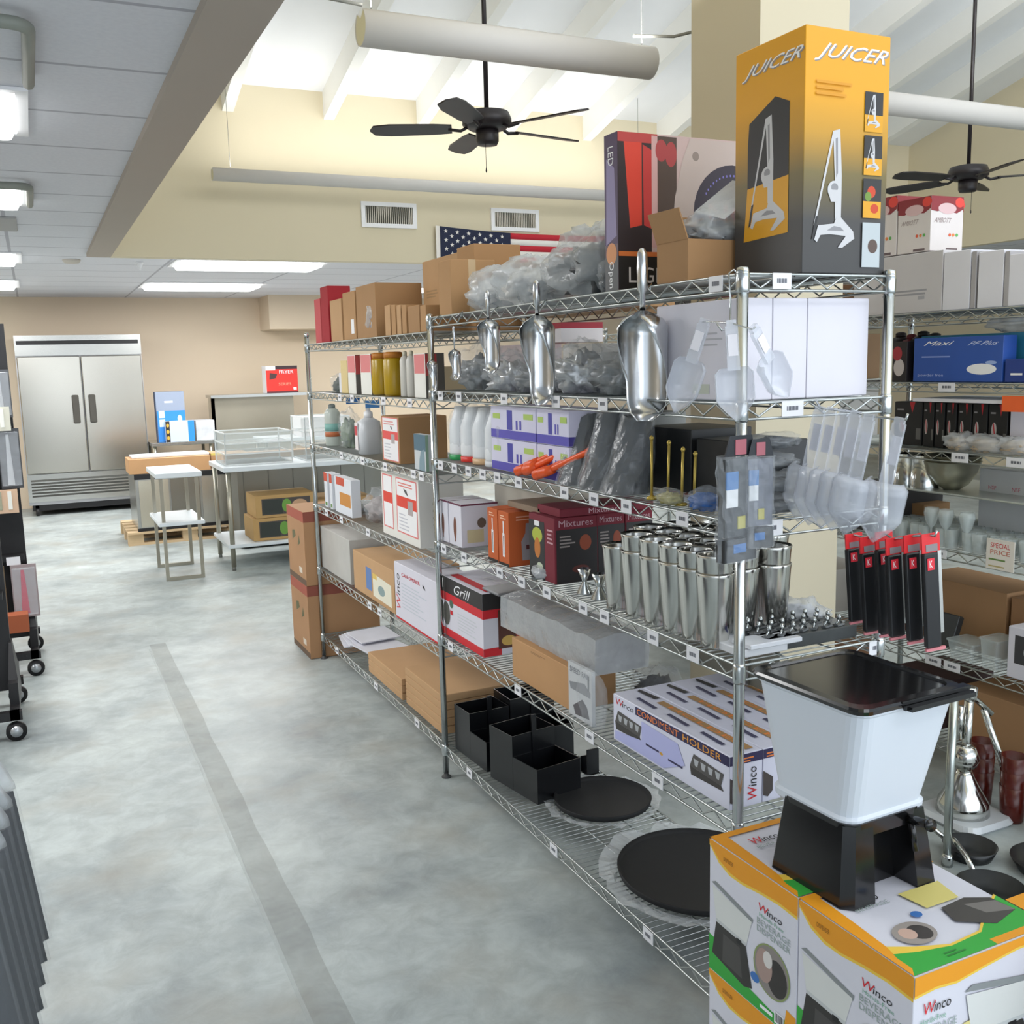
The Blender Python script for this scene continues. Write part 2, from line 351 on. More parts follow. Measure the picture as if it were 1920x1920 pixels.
# pendant uplight tubes
PEND = mat('d3d0cc', .55, 0, .02)
def pendant(x0, x1, y, z, r, lab, power, wires=True):
    t = thing('pendant_uplight', lab, 'light', ((x0+x1)/2, y, z), 0, 'hanging tube uplights'); h = (x1-x0)/2
    n = 20; prof = []
    for k in range(n+1):
        a = R(55) - (R(290))*k/n; prof.append((r*math.cos(a), r*math.sin(a)))
    vs = []; fs = []
    g = G(); g.rings([[(-h, p[0], p[1]) for p in prof], [(h, p[0], p[1]) for p in prof]], PEND, True, False, closed=False); g.build('housing', t, solid=.004)
    for s in (-1, 1):
        G().add([(s*(h-.002), p[0], p[1]) for p in prof]+[(s*(h-.002), 0, r*.45)], [tuple(range(n+2)) if s > 0 else tuple(range(n+2))[::-1]], mat('dcd7b8', .5)).build('end_cap', t)
    G().cyl((-h+.03, 0, r*.1), (h-.03, 0, r*.1), .013, mat('ffffff', .5, 0, 0, 1, emit=6.)).build('fluorescent_tube', t)
    if wires:
        for s in (-.93, .93): G().cyl((s*h, 0, r), (s*h, 0, rz_(y)-z-.01), .0018, mat('6d6d6a'), n=5).build('suspension_wire', t)
    a = area('lamp', (0, 0, 0), (R(180), 0, 0), 2*h*.95, .06, power, (1, .99, .97)); a.parent = t; a.location = (0, 0, r*1.15)
    return t
pendant(1.155, 2.372, 3.6, 2.835, .062, 'grey white tube uplight hanging across the top of the picture, nearest', 21)
pendant(4.0, 6.6, 4.4, 3.04, .062, 'tube uplight passing behind the tall juicer box at the right edge', 50)
pendant(1.39, 5.4, 8.2, 3.145, .05, 'long thin tube uplight in front of the cream bulkhead', 22)
solo(G().tube([(.66, 3.6, 3.02), (.85, 3.6, 2.96), (1.0, 3.6, 2.92), (1.165, 3.6, 2.91)], .006, mat('7a7a72'), 6), 'power_cable', 'grey cable running into the left end of the near tube uplight', 'cable')
solo(G().tube([(2.29, 3.6, 2.93), (2.45, 3.55, 2.93), (2.6, 3.45, 2.96), (2.75, 3.4, 2.98)], .006, mat('7a7a72'), 6), 'power_cable', 'grey cable leaving the right end of the near tube uplight toward the column', 'cable')

# ceiling fans
FANB = mat('241f22', .4, 0, .1)
def fan():
    t = thing('ceiling_fan', 'x', 'fan', (0, 0, 0))
    G().lathe(0, 0, [(.05, .10), (.125, .085), (.14, .05), (.14, .02), (.10, -.005), (.06, -.01)], FANB, 28).build('motor_housing', t)
    G().lathe(0, 0, [(.065, 0), (.065, -.07), (.055, -.09), (.02, -.092)], FANB, 24).build('switch_housing', t)
    G().cyl((0, 0, .09), (0, 0, 2.2), .0135, FANB, n=10).build('downrod', t)
    for k in range(5):
        a = 2*PI*k/5+.2; M = Matrix.Rotation(a, 4, 'Z')
        g = G().tube([(.09, 0, .02), (.15, 0, -.01), (.22, 0, .0)], .01, FANB, 6).xf(M); b = g.build('blade_arm', t)
        pts = [(.20, -.05), (.30, -.062), (.55, -.07), (.64, -.055), (.665, 0), (.64, .055), (.55, .07), (.30, .062), (.20, .05)]
        g = G(); g.prism(pts, -.004, .004, FANB); g.xf(M @ Matrix.Translation((0, 0, .002)) @ Matrix.Rotation(R(12), 4, 'X')); g.build('blade', t)
    G().cyl((-.03, -.04, -.09), (-.03, -.04, -.22), .0015, FANB, n=5).lathe(-.03, -.04, [(.001, -.25), (.005, -.24), (.002, -.22)], FANB, 8).build('pull_chain', t)
    return t
fa = fan(); fa.location = (2.455, 5.4, 2.965); fa['label'] = 'black five blade ceiling fan hanging in the middle of the picture'; fa['group'] = 'black ceiling fans'
dup(fa, (6.25, 5.35, 2.88), .35, 'black five blade ceiling fan at the right edge above the white cartons', 'black ceiling fans')
# ================================================================= WIRE RACKS
def wire_shelf(t, x0, x1, y0, y1, z):
    g = G(); r = .0032
    for zz in (z, z-.034):
        for a, b in (((x0, y0), (x0, y1)), ((x1, y0), (x1, y1)), ((x0, y0), (x1, y0)), ((x0, y1), (x1, y1))):
            g.cyl((a[0], a[1], zz-r), (b[0], b[1], zz-r), r, WIRE, n=6, caps=False)
    def zig(p, q):
        p = Vector((*p, 0)); q = Vector((*q, 0)); L = (q-p).length; n = max(2, int(L/.045)); 
        for k in range(n):
            a = p+(q-p)*k/n; b = p+(q-p)*(k+1)/n
            za, zb = ((z-.032, z-.006) if k % 2 else (z-.006, z-.032))
            g.cyl((a.x, a.y, za), (b.x, b.y, zb), .0023, WIRE, n=5, caps=False)
    zig((x0, y0), (x0, y1)); zig((x1, y0), (x1, y1)); zig((x0, y0), (x1, y0)); zig((x0, y1), (x1, y1))
    s = t_part = g.build('wire_shelf', t)
    g = G(); n = int((y1-y0)/.0245)
    for k in range(1, n): y = y0+(y1-y0)*k/n; g.cyl((x0, y, z-.002), (x1, y, z-.002), .0018, WIRE, n=4, caps=False)
    for k in (1, 2): xx = x0+(x1-x0)*k/3; g.cyl((xx, y0, z-.0055), (xx, y1, z-.0055), .0028, WIRE, n=5, caps=False)
    g.build('deck_wires', s); return s
TAGM = mat('e8e8ec', .45, 0, .02)
def price_tag(s, x, y, z, w=.05, ax='y'):
    g = G(); h = .034
    if ax == 'y':
        g.box(x-.008, y-w/2, z-h, x-.0062, y+w/2, z, TAGM)
        for k in range(7): yy = y-w*.28+w*.56*k/7; g.box(x-.0085, yy, z-h*.62, x-.008, yy+w*.045*(1+k % 2), z-h*.34, GREYT)
    else:
        g.box(x-w/2, y-.008, z-h, x+w/2, y-.0062, z, TAGM)
        for k in range(7): xx = x-w*.28+w*.56*k/7; g.box(xx, y-.0085, z-h*.62, xx+w*.045*(1+k % 2), y-.008, z-h*.34, GREYT)
    g.build('price_tag', s)
def rack(label, loc, L, Dp, posts, shelves, H=1.835):
    t = thing('wire_shelving_unit', label, 'shelf', loc, 0, 'chrome wire shelving units')
    for px, py in posts:
        g = G().cyl((px, py, .02), (px, py, H-.006), .0125, CHROME, n=14).lathe(px, py, [(.0135, H-.02), (.0145, H-.012), (.0135, H), (.004, H+.003)], CHROME, 14)
        p = g.build('post', t)
        G().lathe(px, py, [(.019, 0), (.019, .005), (.010, .012), (.007, .03)], mat('4b4b4b', .5), 14).build('foot', p)
        for z in shelves: G().lathe(px, py, [(.0128, z-.043), (.0152, z-.038), (.0152, z-.004), (.0128, z+.004)], CHROME, 12).build('shelf_collar', p)
    return t, [wire_shelf(t, 0, Dp, 0, L, z) for z in shelves]
XF, XB = 1.373, 1.790; YA0, YA1, YB1 = 1.737, 3.590, 5.462; DP = XB-XF
SA = [1.826, 1.552, 1.290, .968, .592, .135]; SB = [1.775, 1.517, 1.228, .893, .533, .145]
L_ = YA1-YA0
ra, sa = rack('chrome six shelf rack nearest the camera with metal scoops hanging on it', (XF, YA0, 0), L_, DP, [(0, 0), (DP, 0), (0, L_), (DP, L_)], SA)
L2 = YB1-YA1
rb_, sb = rack('chrome rack farther along the aisle beyond the shared post, brown cartons on top', (XF, YA1+.012, 0), L2, DP, [(0, L2), (DP, L2)], SB)
# price tags, by the photo's columns
for k, us in ((0, [1342]), (1, [826, 860, 945, 1042, 1130]), (2, [826, 852, 878, 905, 932, 942+30, 1058, 1113, 1174, 1279]),
              (3, [832, 870, 937, 978, 1025, 1093, 1133, 1224, 1299]), (4, [845, 971, 1105, 1233]), (5, [880, 1038, 1215])):
    for u in us:
        y = Yat(u, XF-.007, SA[k]-.02)
        if y-YA0 > .03: price_tag(sa[k], 0, y-YA0, SA[k]-.001, .048)
        # (labels sit on the aisle rail)
for k, us in ((1, [637, 660, 719, 768]), (2, [640, 680, 722, 775, 790]), (3, [612, 640, 690]), (4, [693, 712]), (5, [632, 705, 782])):
    for u in us:
        y = Yat(u, XF-.007, SB[k]-.02); price_tag(sb[k], 0, y-YA1-.012, SB[k]-.001, .055)
for k, u, w in ((0, 1462, .05), (1, 1482, .06), (2, 1440, .07), (3, 1640, .05)):
    x = Xat(u, YA0, SA[k]-.02); price_tag(sa[k], x-XF, 0, SA[k]-.001, w, 'x')
# far row of racks on the other side of the next aisle
XC = 3.1; SCZ = [1.80, 1.535, 1.275, .90, .47, .14]
rc, sc = rack('chrome rack across the next aisle at the right edge, glassware and cartons on it', (XC, 1.45, 0), 1.86, .45, [(0, 0), (.45, 0), (0, 1.86), (.45, 1.86)], SCZ)
rd, sd = rack('chrome rack in the next aisle seen through the gaps of the near rack', (XC, 3.34, 0), 1.86, .45, [(0, 1.86), (.45, 1.86)], SCZ)
for k, us in ((1, [1775]), (2, [1800, 1905]), (3, [1760, 1700]), (4, [1750, 1785])):
    for u in us:
        y = Yat(u, XC-.007, SCZ[k]); price_tag(sc[k], 0, y-1.45, SCZ[k]-.001, .075)

# ================================================================= PACKAGING HELPERS
E_ = .0015
def rb(name, label, u0, uc, u2, vt, z, m, dec=None, x=1.392, cat='box', dx=None, group=None, h=None, rz=0, extra=None, b=.002):
    zc = z+.04; y1 = Yat(u0, x, zc); y0 = Yat(uc, x, zc)+.001
    if dx is None: dx = Xat(u2, y0, zc)-x
    if h is None: h = Zat(vt, x, y0)-z
    return carton(name, label, cat, (x, y0, z+E_), dx, y1-y0-.002, h, m, dec, rz, group, b, extra)
def fill(name, label, y0, y1, z, h, m, x=1.60, dx=.18, dec=None, group=None, cat='box'):
    return carton(name, label, cat, (x, y0+.002, z+E_), dx, y1-y0-.004, h, m, dec, 0, group)
def blob_g(rx, ry, rz, seed, m, amp=.25, n=34, k=20, flat=True, sc=2.2, tip=None):
    g = G(); rings = []
    for i in range(k+1):
        ph = -PI/2+PI*i/k; ring = []
        for j in range(n):
            th = 2*PI*j/n; d = Vector((math.cos(ph)*math.cos(th), math.cos(ph)*math.sin(th), math.sin(ph)))
            q = d*sc+Vector((seed*3.1, seed*1.7, 0)); r = 1+amp*(noise.noise(q)+.6*abs(noise.noise(q*2.3))-.15)+amp*.35*noise.noise(q*5.1)+amp*.16*noise.noise(q*11)
            p = Vector((d.x*rx*r, d.y*ry*r, d.z*rz*r))
            p.z = rz+p.z if flat else p.z
            if flat and p.z < .25*rz: p.z = max(0, (p.z-.05*rz))*.9
            if flat: p.z = max(0, p.z)
            ring.append(p)
        rings.append(ring)
    return g.rings(rings, m, True, True)
def bag(name, label, x, y, z, rx, ry, rz, seed, film=None, inner=None, group=None, cat='bag', amp=.3, tuft=None):
    t = thing(name, label, cat, (x, y, z+.001), 0, group)
    blob_g(rx, ry, rz, seed, film or FILM, amp).build('plastic_film', t)
    if inner: blob_g(rx*.78, ry*.8, rz*.72, seed+5, inner, amp*1.5, 30, 16, True, 4.2).build('contents', t)
    if tuft:
        g = G().add([(-.02, 0, rz*1.4), (.02, .01, rz*1.4), (.03, .02, rz*1.4+tuft), (0, -.01, rz*1.4+tuft*1.2), (-.02, .01, rz*1.4+tuft*.8)], [(0, 1, 2, 3, 4)], FILM2); g.build('knotted_end', t)
    return t
def brand(d, f, a, t, w, h, c2=BLACK, red=RED, rot=0):
    if rot == 0: d.t(f, a, t, w*.42, h, 'W', red, .1); d.t(f, a+w*.40, t, w*.60, h*.85, 'inco', c2, .05)
    else: d.t(f, a, t, w, h*.40, 'W', red, .1, rot); d.t(f, a+w*.1, t+h*.42, w*.85, h*.58, 'inco', c2, .05, rot)
def barcode(d, f, a, t, w, h):
    d.r(f, a, t, a+w, t+h, WHITE)
    for k in range(9): d.r(f, a+w*(.08+.1*k), t+h*.15, a+w*(.08+.1*k+.04*(1+k % 2)), t+h*.9, BLACK)
# ================================================================= RACK A, TOP SHELF
zt = SA[0]
def juicer_box():
    OR = ink('e0a21c'); DK = ink('3d3d3c'); dx, dy, h = .242, .235, .515
    m = bpy.data.materials.new('printed_gradient'); m.use_nodes = True; nt = m.node_tree; b = nt.nodes['Principled BSDF']
    tc = nt.nodes.new('ShaderNodeTexCoord'); sp = nt.nodes.new('ShaderNodeSeparateXYZ'); mr = nt.nodes.new('ShaderNodeMapRange'); ra = nt.nodes.new('ShaderNodeValToRGB')
    mr.inputs[1].default_value = 0; mr.inputs[2].default_value = h
    nt.links.new(tc.outputs['Object'], sp.inputs[0]); nt.links.new(sp.outputs['Z'], mr.inputs[0]); nt.links.new(mr.outputs[0], ra.inputs[0]); nt.links.new(ra.outputs[0], b.inputs['Base Color'])
    cr = ra.color_ramp; cr.elements[0].position = .0; cr.elements[0].color = (*lin('3c3c3d'), 1); cr.elements[1].position = .74; cr.elements[1].color = (*lin('e3a21a'), 1)
    for p, c in ((.22, '434242'), (.42, '76683c'), (.58, 'c4922a')): e = cr.elements.new(p); e.color = (*lin(c), 1)
    b.inputs['Roughness'].default_value = .45
    SIL = ink('c9c9cc'); DK2 = ink('2c2c2e'); YB = ink('dda01e'); DGR = ink('8f8f94')
    def press(d, f, a, t, s, w):   # the lever juicer drawn on the box; s height, w width
        q = lambda pts, mm: d.p(f, [(a+x*w, t+y*s) for x, y in pts], mm)
        q([(.44, .98), (.60, 1.0), (.66, .62), (.66, .26), (.52, .26), (.50, .6)], SIL)
        q([(.50, .92), (.55, .93), (.57, .64), (.53, .60)], DGR)
        q([(.44, .98), (.48, .96), (.10, .24), (.04, .20)], SIL); q([(.08, .27), (.14, .28), (.06, .10), (.0, .08)], DK2)
        d.o(f, a+.50*w, t+.50*s, .16*w, .075*s, SIL); d.o(f, a+.50*w, t+.52*s, .08*w, .035*s, DGR)
        q([(.34, .50), (.66, .50), (.60, .40), (.42, .40)], SIL)
        q([(.56, .28), (.64, .28), (.95, .16), (.98, .10), (.70, .02), (.60, .02), (.78, .12), (.40, .13), (.20, .12), (.12, .06), (.06, .08), (.14, .20), (.50, .22)], SIL)
        q([(.34, .16), (.74, .16), (.66, .19), (.50, .20)], DGR)
    def dec(d):
        d.e = .0006
        d.t('L', .09, .865, .80, .062, 'JUICER', WHITE, .18, dz=-.0); 
        d.t('F', .09, .865, .80, .075, 'JUICER', WHITE, .18)
        d.t('L', .105, .860, .80, .060, 'JUICER', DGR, .18); d.t('F', .10, .861, .80, .073, 'JUICER', DGR, .18)
        d.t('L', .09, .865, .80, .062, 'JUICER', WHITE, .18); d.t('F', .09, .865, .80, .075, 'JUICER', WHITE, .18)
        d.p('L', [(.22, .68), (.60, .76), (.80, .72), (.80, .34), (.20, .40), (.20, .58)], DK2)
        d.p('L', [(.20, .40), (.80, .42), (.80, .18), (.15, .17)], YB)
        press(d, 'L', .22, .19, .50, .55); press(d, 'F', .10, .10, .50, .52)
        for k, t0 in enumerate((.60, .42, .24)):
            d.r('F', .70, t0, .92, t0+.165, DK2); d.r('F', .70, t0, .92, t0+.07, YB)
            if k < 2: press(d, 'F', .72, t0+.015, .14, .17)
            else: d.o('F', .80, t0+.11, .05, .025, ink('c8421e')); d.o('F', .84, t0+.04, .05, .02, ink('c8421e')); d.o('F', .76, t0+.09, .04, .02, ink('6f8f3a'))
        d.r('F', .70, .03, .92, .22, ink('b9c2c6')); d.o('F', .83, .12, .06, .03, ink('5a4840')); d.lines('F', .12, .73, .6, .80, 3, ink('d8951d'))
    carton('tall_juicer_box', 'tall orange and black box printed JUICER standing on the rack corner', 'box', (1.543, YA0+.012, zt+E_), dx, dy, h, m, dec)
juicer_box()
def sign_box():
    PUR = ink('4a3558'); dx, dy, h = .60, .065, .395; GRY = ink('58595c')
    x = 1.392; y0 = Yat(1160, x, zt)
    def dec(d):
        d.r('L', 0, .30, 1, 1, PUR); d.r('L', 0, 0, 1, .22, GRY); d.p('L', [(.1, .30), (.9, .35), (.75, .78), (.15, .85)], ink('8f84ac')); d.o('L', .5, .24, .4, .07, ink('d9915a'))
        d.t('L', .28, .80, .40, .12, 'LED', WHITE, 0, -90); d.t('L', .22, .02, .45, .17, 'Open', WHITE, 0, -90)
        d.r('F', .17, .22, 1, 1, ink('c4aba6')); d.r('F', 0, .22, .17, 1, ink('26191b')); d.p('F', [(.03, .95), (.12, .95), (.12, .42), (.06, .40)], ink('cf3a25')); d.p('F', [(.125, .93), (.17, .9), (.17, .4), (.13, .42)], ink('b8302c'))
        d.r('F', 0, .94, .2, 1, ink('b03a35')); d.r('F', .17, .28, .20, .99, ink('c79d98')); d.p('F', [(.20, .99), (.30, .99), (.30, .6), (.26, .28), (.20, .28)], ink('4b3a30')); d.o('F', .22, .9, .03, .07, ink('a33b3b')); d.o('F', .27, .88, .03, .08, ink('a33b3b'))
        d.p('F', [(.37, .99), (1, .99), (1, .25), (.27, .25), (.29, .6), (.33, .85)], ink('c0b0a8'))
        d.o('F', .60, .52, .21, .32, ink('2c2030'), 32); d.o('F', .40, .88, .018, .03, ink('8e8078'))
        for k in range(18):
            a = R(150-7*k); d.o('F', .60+.165*math.cos(a), .52+.25*math.sin(a), .004, .009, ink('7a72c0'), 6)
        d.t('F', .47, .44, .24, .14, 'NO', ink('8a3036')); d.r('F', 0, 0, 1, .22, ink('17130f')); d.r('F', .0, .22, .2, .25, ink('c86a2c')); d.t('F', .05, .05, .26, .10, 'LIGHT', ink('cfc6c0'))
    carton('sign_box', 'flat boxed LED open sign standing on edge on the top shelf', 'box', (x, y0, zt+E_), dx, dy, h, ink('6a5560'), dec)
sign_box()
def open_box(name, label, x0, y0, z, dx, dy, h, m, flap=.09):
    t = thing(name, label, 'box', (x0, y0, z+E_)); w = .004
    G().box(0, 0, 0, dx, dy, w, m).box(0, 0, w, w, dy, h, m).box(dx-w, 0, w, dx, dy, h, m).box(w, 0, w, dx-w, w, h, m).box(w, dy-w, w, dx-w, dy, h, m).build('carton_body', t)
    for (p, q, o) in (((0, 0, h), (0, dy, h), (-.35, 0, .93)), ((dx, 0, h), (dx, dy, h), (.3, 0, .95)), ((0, dy, h), (dx, dy, h), (0, .3, .95))):
        o = Vector(o)*flap; p = Vector(p); q = Vector(q)
        G().add([p, q, q+o, p+o], [(0, 1, 2, 3)], m).build('flap', t, solid=.003)
    return t
open_box('open_carton', 'open brown carton with bagged goods on top, beside the juicer box', 1.42, 2.0, zt, .34, .13, .10, KRAFT2, .075)
bag('plastic_bag', 'clear bag of metal parts lying on the open carton in front of the sign box', 1.545, 2.068, zt+.085, .09, .055, .045, 3, FILM2, mat('6d6f70', .3, .6, .4), amp=.35)
solo(G().box(-.07, -.05, 0, .07, .05, .002, FILM2).xf(Matrix.Rotation(R(-35), 4, 'Y') @ Matrix.Rotation(R(20), 4, 'X')), 'packing_slip', 'pale printed sheet sticking out of the open carton', 'paper', (1.56, 2.03, zt+.20))
bag('plastic_bag', 'white plastic wrapped black equipment with a pointed knot, left of the sign box', 1.58, 2.66, zt, .15, .20, .115, 11, FILM2, mat('46484a', .4, 0, .5), amp=.38, tuft=.05)
bag('plastic_bag', 'clear bag of white goods bulging over the top shelf edge, right one of the pair', 1.53, 3.02, zt, .12, .155, .085, 12, FILM2, mat('d9d9d8', .5, 0, .2), amp=.36, group=None)
bag('plastic_bag', 'clear bag of white goods on the top shelf, left one of the pair', 1.52, 3.28, zt, .11, .12, .078, 13, FILM2, mat('dedede', .5, 0, .2), amp=.36)
bag('plastic_bag', 'dark grey plastic wrapped bundle resting low behind the sign box', 1.50, 2.45, zt, .06, .04, .05, 21, FILM, mat('3d4246', .4, 0, .5), amp=.3)
carton('carton', 'wide brown carton behind the plastic bags on the top shelf', 'box', (1.74, 2.95, zt+E_), .30, .80, .20, KRAFT2)
carton('carton', 'small maroon carton showing behind the wrapped black equipment', 'box', (1.75, 2.47, zt+E_), .17, .14, .265, card('6b2f36'))
def tape(d): d.r('F', .40, 0, .56, 1, card('cdb28c'))
carton('carton', 'taped brown carton at the far end of the top shelf beside the bags', 'box', (1.41, 3.46, zt+E_), .18, .12, .20, KRAFT3, tape)
# ---------------- rack B top shelf
zb = SB[0]
kl = lambda d: (d.r('L', .62, .12, .86, .42, WHITE), d.r('F', .5, .1, .7, .3, card('b08a62')))
for (lab, u0, uc, u2, vt, dx, mm, dec) in (
  ('thin pinkish red box at the far left end of the top shelf', 592, 603, 603, 560, .10, card('c8565a'), None),
  ('deep red box standing upright at the far end of the top shelf', 604, 618, 640, 536, .12, card('a5202c'), None),
  ('small tan carton next to the red box on the top shelf', 621, 642, 660, 560, .14, KRAFT, None),
  ('tan carton with a white shipping label on the top shelf', 645, 668, 690, 545, .16, KRAFT3, kl),
  ('tallest tan carton left of the open flaps on the top shelf', 670, 706, 712, 530, .22, KRAFT2, None)):
    rb('carton', lab, u0, uc, u2, vt, zb, mm, dec, dx=dx, x=1.40)
bag('plastic_bag', 'purple grey plastic bag among the small cartons on the far top shelf', 1.44, 4.42, zb, .05, .07, .095, 8, FILM2, mat('7d7480', .5, 0, .4))
carton('carton', 'brown carton with raised lid flaps and a white label, back of the far top shelf', 'box', (1.60, 3.83, zb+E_), .2, .42, .32, KRAFT, lambda d: (d.r('L', .78, .15, .90, .3, WHITE), d.lines('L', .1, .5, .5, .62, 3, card('a98a64'))))
carton('carton', 'brown carton behind the row of thin cartons on the far top shelf', 'box', (1.58, 3.63, zb+E_), .2, .17, .33, KRAFT3)
for k, (u0, uc) in enumerate(((722, 733), (734, 743), (744, 753), (754, 763), (765, 788), (788, 800))):
    rb('carton', ['first thin tan carton of the low row left of the shared post', 'second thin tan carton of the low row', 'third thin tan carton of the low row', 'fourth thin tan carton of the low row', 'wider brown carton in the low row of thin cartons', 'last tan carton of the low row, touching the shared post'][k], u0, uc-1, uc, 572, zb, [KRAFT, KRAFT3][k % 2] if k != 4 else KRAFT2, None, dx=.12, x=1.40)

# ================================================================= RACK A, SHELF 2
z = SA[1]
def side(d): d.lines('L', .55, .55, .85, .72, 3, ink('b8b8c0'), .35); d.r('L', .45, .06, .65, .16, ink('c2c8bb'))
carton('white_carton', 'large plain white carton filling the near end of the second shelf, left of its row', 'box', (1.395, 1.765, z+E_), .082, .33, .222, WBOX, side, group='white cartons on the second shelf')
for k, (x0, x1) in enumerate(((1.479, 1.575), (1.577, 1.758))):
    carton('white_carton', ['plain white carton in the middle of three on the second shelf', 'widest plain white carton, right end of three on the second shelf'][k], 'box', (x0, 1.765, z+E_), x1-x0, .3, .222, WBOX, None, group='white cartons on the second shelf')
METB = mat('c4c6c8', .3, .5, .6, 28.); DKB = mat('85888a', .35, .4, .7, 28.)
labs = ['clear bag of metal utensils beside the white carton on the second shelf', 'clear bag of scoops behind the second largest hanging scoop', 'clear bag of dark tools on the second shelf between the hanging scoops',
        'loose clear bag of tongs in the middle of the second shelf', 'small clear bag of utensils behind the small hanging scoop', 'clear bag of grey parts near the far end of the second shelf']
for k, y in enumerate((2.20, 2.42, 2.66, 2.90, 3.14, 3.40)):
    bag('plastic_bag', labs[k], 1.50, y, z, .10, .105, .055+.012*(k % 3), 30+k, FILM, [METB, DKB][k % 2], amp=.42)
for k, (y0, y1, c, h) in enumerate(((3.30, 3.55, 'd8c9c9', .16), (3.02, 3.27, 'b8302c', .075), (2.80, 3.0, 'd9d4cc', .15), (2.55, 2.77, '8b8d8a', .12), (2.28, 2.52, 'a5a7a3', .14))):
    fill('carton', ['pale pink carton at the back of the far second shelf', 'flat red carton at the back of the second shelf', 'off white carton at the back of the second shelf behind the bags', 'grey tub box at the back middle of the second shelf', 'grey box at the back of the second shelf near the white cartons'][k], y0, y1, z, h, card(c), x=1.62, dx=.16)
solo(G().box(0, 0, 0, .16, .30, .045, ink('efe9ea')).box(0, 0, .045, .16, .30, .065, ink('b42738')).box(.161, .01, .01, .161, .28, .035, RED), 'flat_box', 'flat red and white box lying on the red carton on the second shelf', 'box', (1.60, 2.97, z+.16))
# ================================================================= RACK A, SHELF 3
z = SA[2]
BAGW = mat('eceef0', .35, 0, .05, 10.)
caps = [('green', '2c9a56'), ('red', 'e03a30'), ('tan', 'd9b48a'), ('clear', 'd8dade'), ('white', 'f0f0f2')]
ys = [3.50, 3.39, 3.28, 3.17, 3.06]
for k, y in enumerate(ys):
    t = thing('bagged_bottle', ['bagged white squeeze bottle with green cap, farthest on the third shelf', 'bagged white squeeze bottle with red cap on the third shelf', 'bagged white squeeze bottle with tan cap on the third shelf', 'bagged white squeeze bottle with clear cap on the third shelf', 'bagged white squeeze bottle beside the purple striped cartons'][k], 'bottle', (1.45, y, z+E_), 0, 'bagged squeeze bottles on the third shelf')
    G().lathe(0, 0, [(.045, .02), (.047, .03), (.045, .13), (.030, .17), (.022, .20)], BAGW, 16).build('bottle_body', t)
    G().lathe(0, 0, [(.046, 0), (.048, .005), (.048, .02), (.02, .022)], mat(caps[k][1], .4), 16).build('cap', t)
    blob_g(.052, .052, .107, 40+k, FILM, .12, 14, 10).build('plastic_film', t)
def pw(d):
    d.r('L', 0, .02, 1, .28, ink('5c55b8')); d.r('F', 0, .02, 1, .28, ink('4d4799')); d.r('L', .38, .30, .5, .9, ink('4a48a8')); d.r('L', .58, .32, .62, .6, ink('5c55b8')); d.r('L', .66, .32, .70, .6, ink('5c55b8'))
    d.r('L', .05, .62, .22, .78, ink('b5d06a')); d.r('L', .75, .65, .95, .82, ink('b5d06a')); d.r('F', .3, .5, .8, .65, ink('b5d06a'))
PWB = mat('dcdaf0', .5, 0, .03)
for k, (u0, uc, lv) in enumerate(((922, 1006, 0), (1007, 1068, 0), (922, 1006, 1), (1007, 1068, 1))):
    x = 1.40; yy1 = Yat(u0, x, z+.05); yy0 = Yat(uc, x, z+.05)
    carton('striped_carton', ['white carton with purple band, bottom left of four on the third shelf', 'white carton with purple band, bottom right of four behind the orange handles', 'white carton with purple band, top left of the stack of four', 'white carton with purple band, top right of the stack of four'][k], 'box', (x, yy0+.002, z+E_+lv*.108), .17, yy1-yy0-.004, .106, PWB, pw, group='purple banded cartons on the third shelf')
ORG = mat('f05a1e', .35, 0, .08)
for k, (u, dx_, rr) in enumerate(((965, -.03, .011), (985, -.045, .011), (1005, -.035, .011), (1020, -.05, .010), (990, -.01, .010))):
    y = Yat(u, 1.36, z)
    solo(G().tube([(0, 0, .012), (.02, -.06, .035), (.06, -.16, .08), (.10, -.25, .115)], rr, ORG, 8).tube([(0, 0, .012), (.018, -.05, .030)], rr*1.5, ORG, 8),
         'orange_scraper', ['orange plastic handle hanging over the shelf edge, farthest left', 'orange plastic handle, second from the left in the heap', 'orange plastic handle, third from the left in the heap', 'orange plastic handle nearest the black wrapped bundle', 'orange plastic handle lying lowest under the others'][k], 'handle', (1.378+dx_*.3, y+.01*k, z+.004+.008*(k % 2)+.02*(k == 4)), 0, 'orange tool handles')
BG = mat('191b1e', .2, 0, .5, 20., bump=.6); 
for k, (u0, u1, h) in enumerate(((1062, 1108, .20), (1104, 1152, .215), (1148, 1200, .205))):
    x = 1.44; ya = Yat(u0, x, z+.1); yb = Yat(u1, x, z+.1); ym = (ya+yb)/2
    t = thing('wrapped_pad', ['black pad in shiny clear wrap, left one of three on the third shelf', 'black pad in shiny clear wrap, middle of three below the big scoop', 'black pad in shiny clear wrap, right one of three'][k], 'pad', (x, ym, z+.001), 0, 'black wrapped pads on the third shelf')
    w = (ya-yb)/2-.014; g = G(); rings = []
    for i in range(8):
        q = i/7; ring = []
        for j in range(20):
            th = 2*PI*j/20; nn = 1+.12*noise.noise(Vector((math.cos(th)*2+k, math.sin(th)*2, q*5)))
            ring.append((.065*math.cos(th)*nn*(1-.35*q)+.04*q, (w+.01)*math.sin(th)*nn*(1-.45*q), h*q*(1+.04*math.sin(3*th))))
        rings.append(ring)
    g.rings(rings, BG, False).build('pad', t)
    g2 = G().rings([[(a*1.1, b*1.12, c*1.02) for a, b, c in r] for r in rings], FILM, False); g2.build('plastic_film', t)
STK = mat('cdb25a', .3, .6, .1)
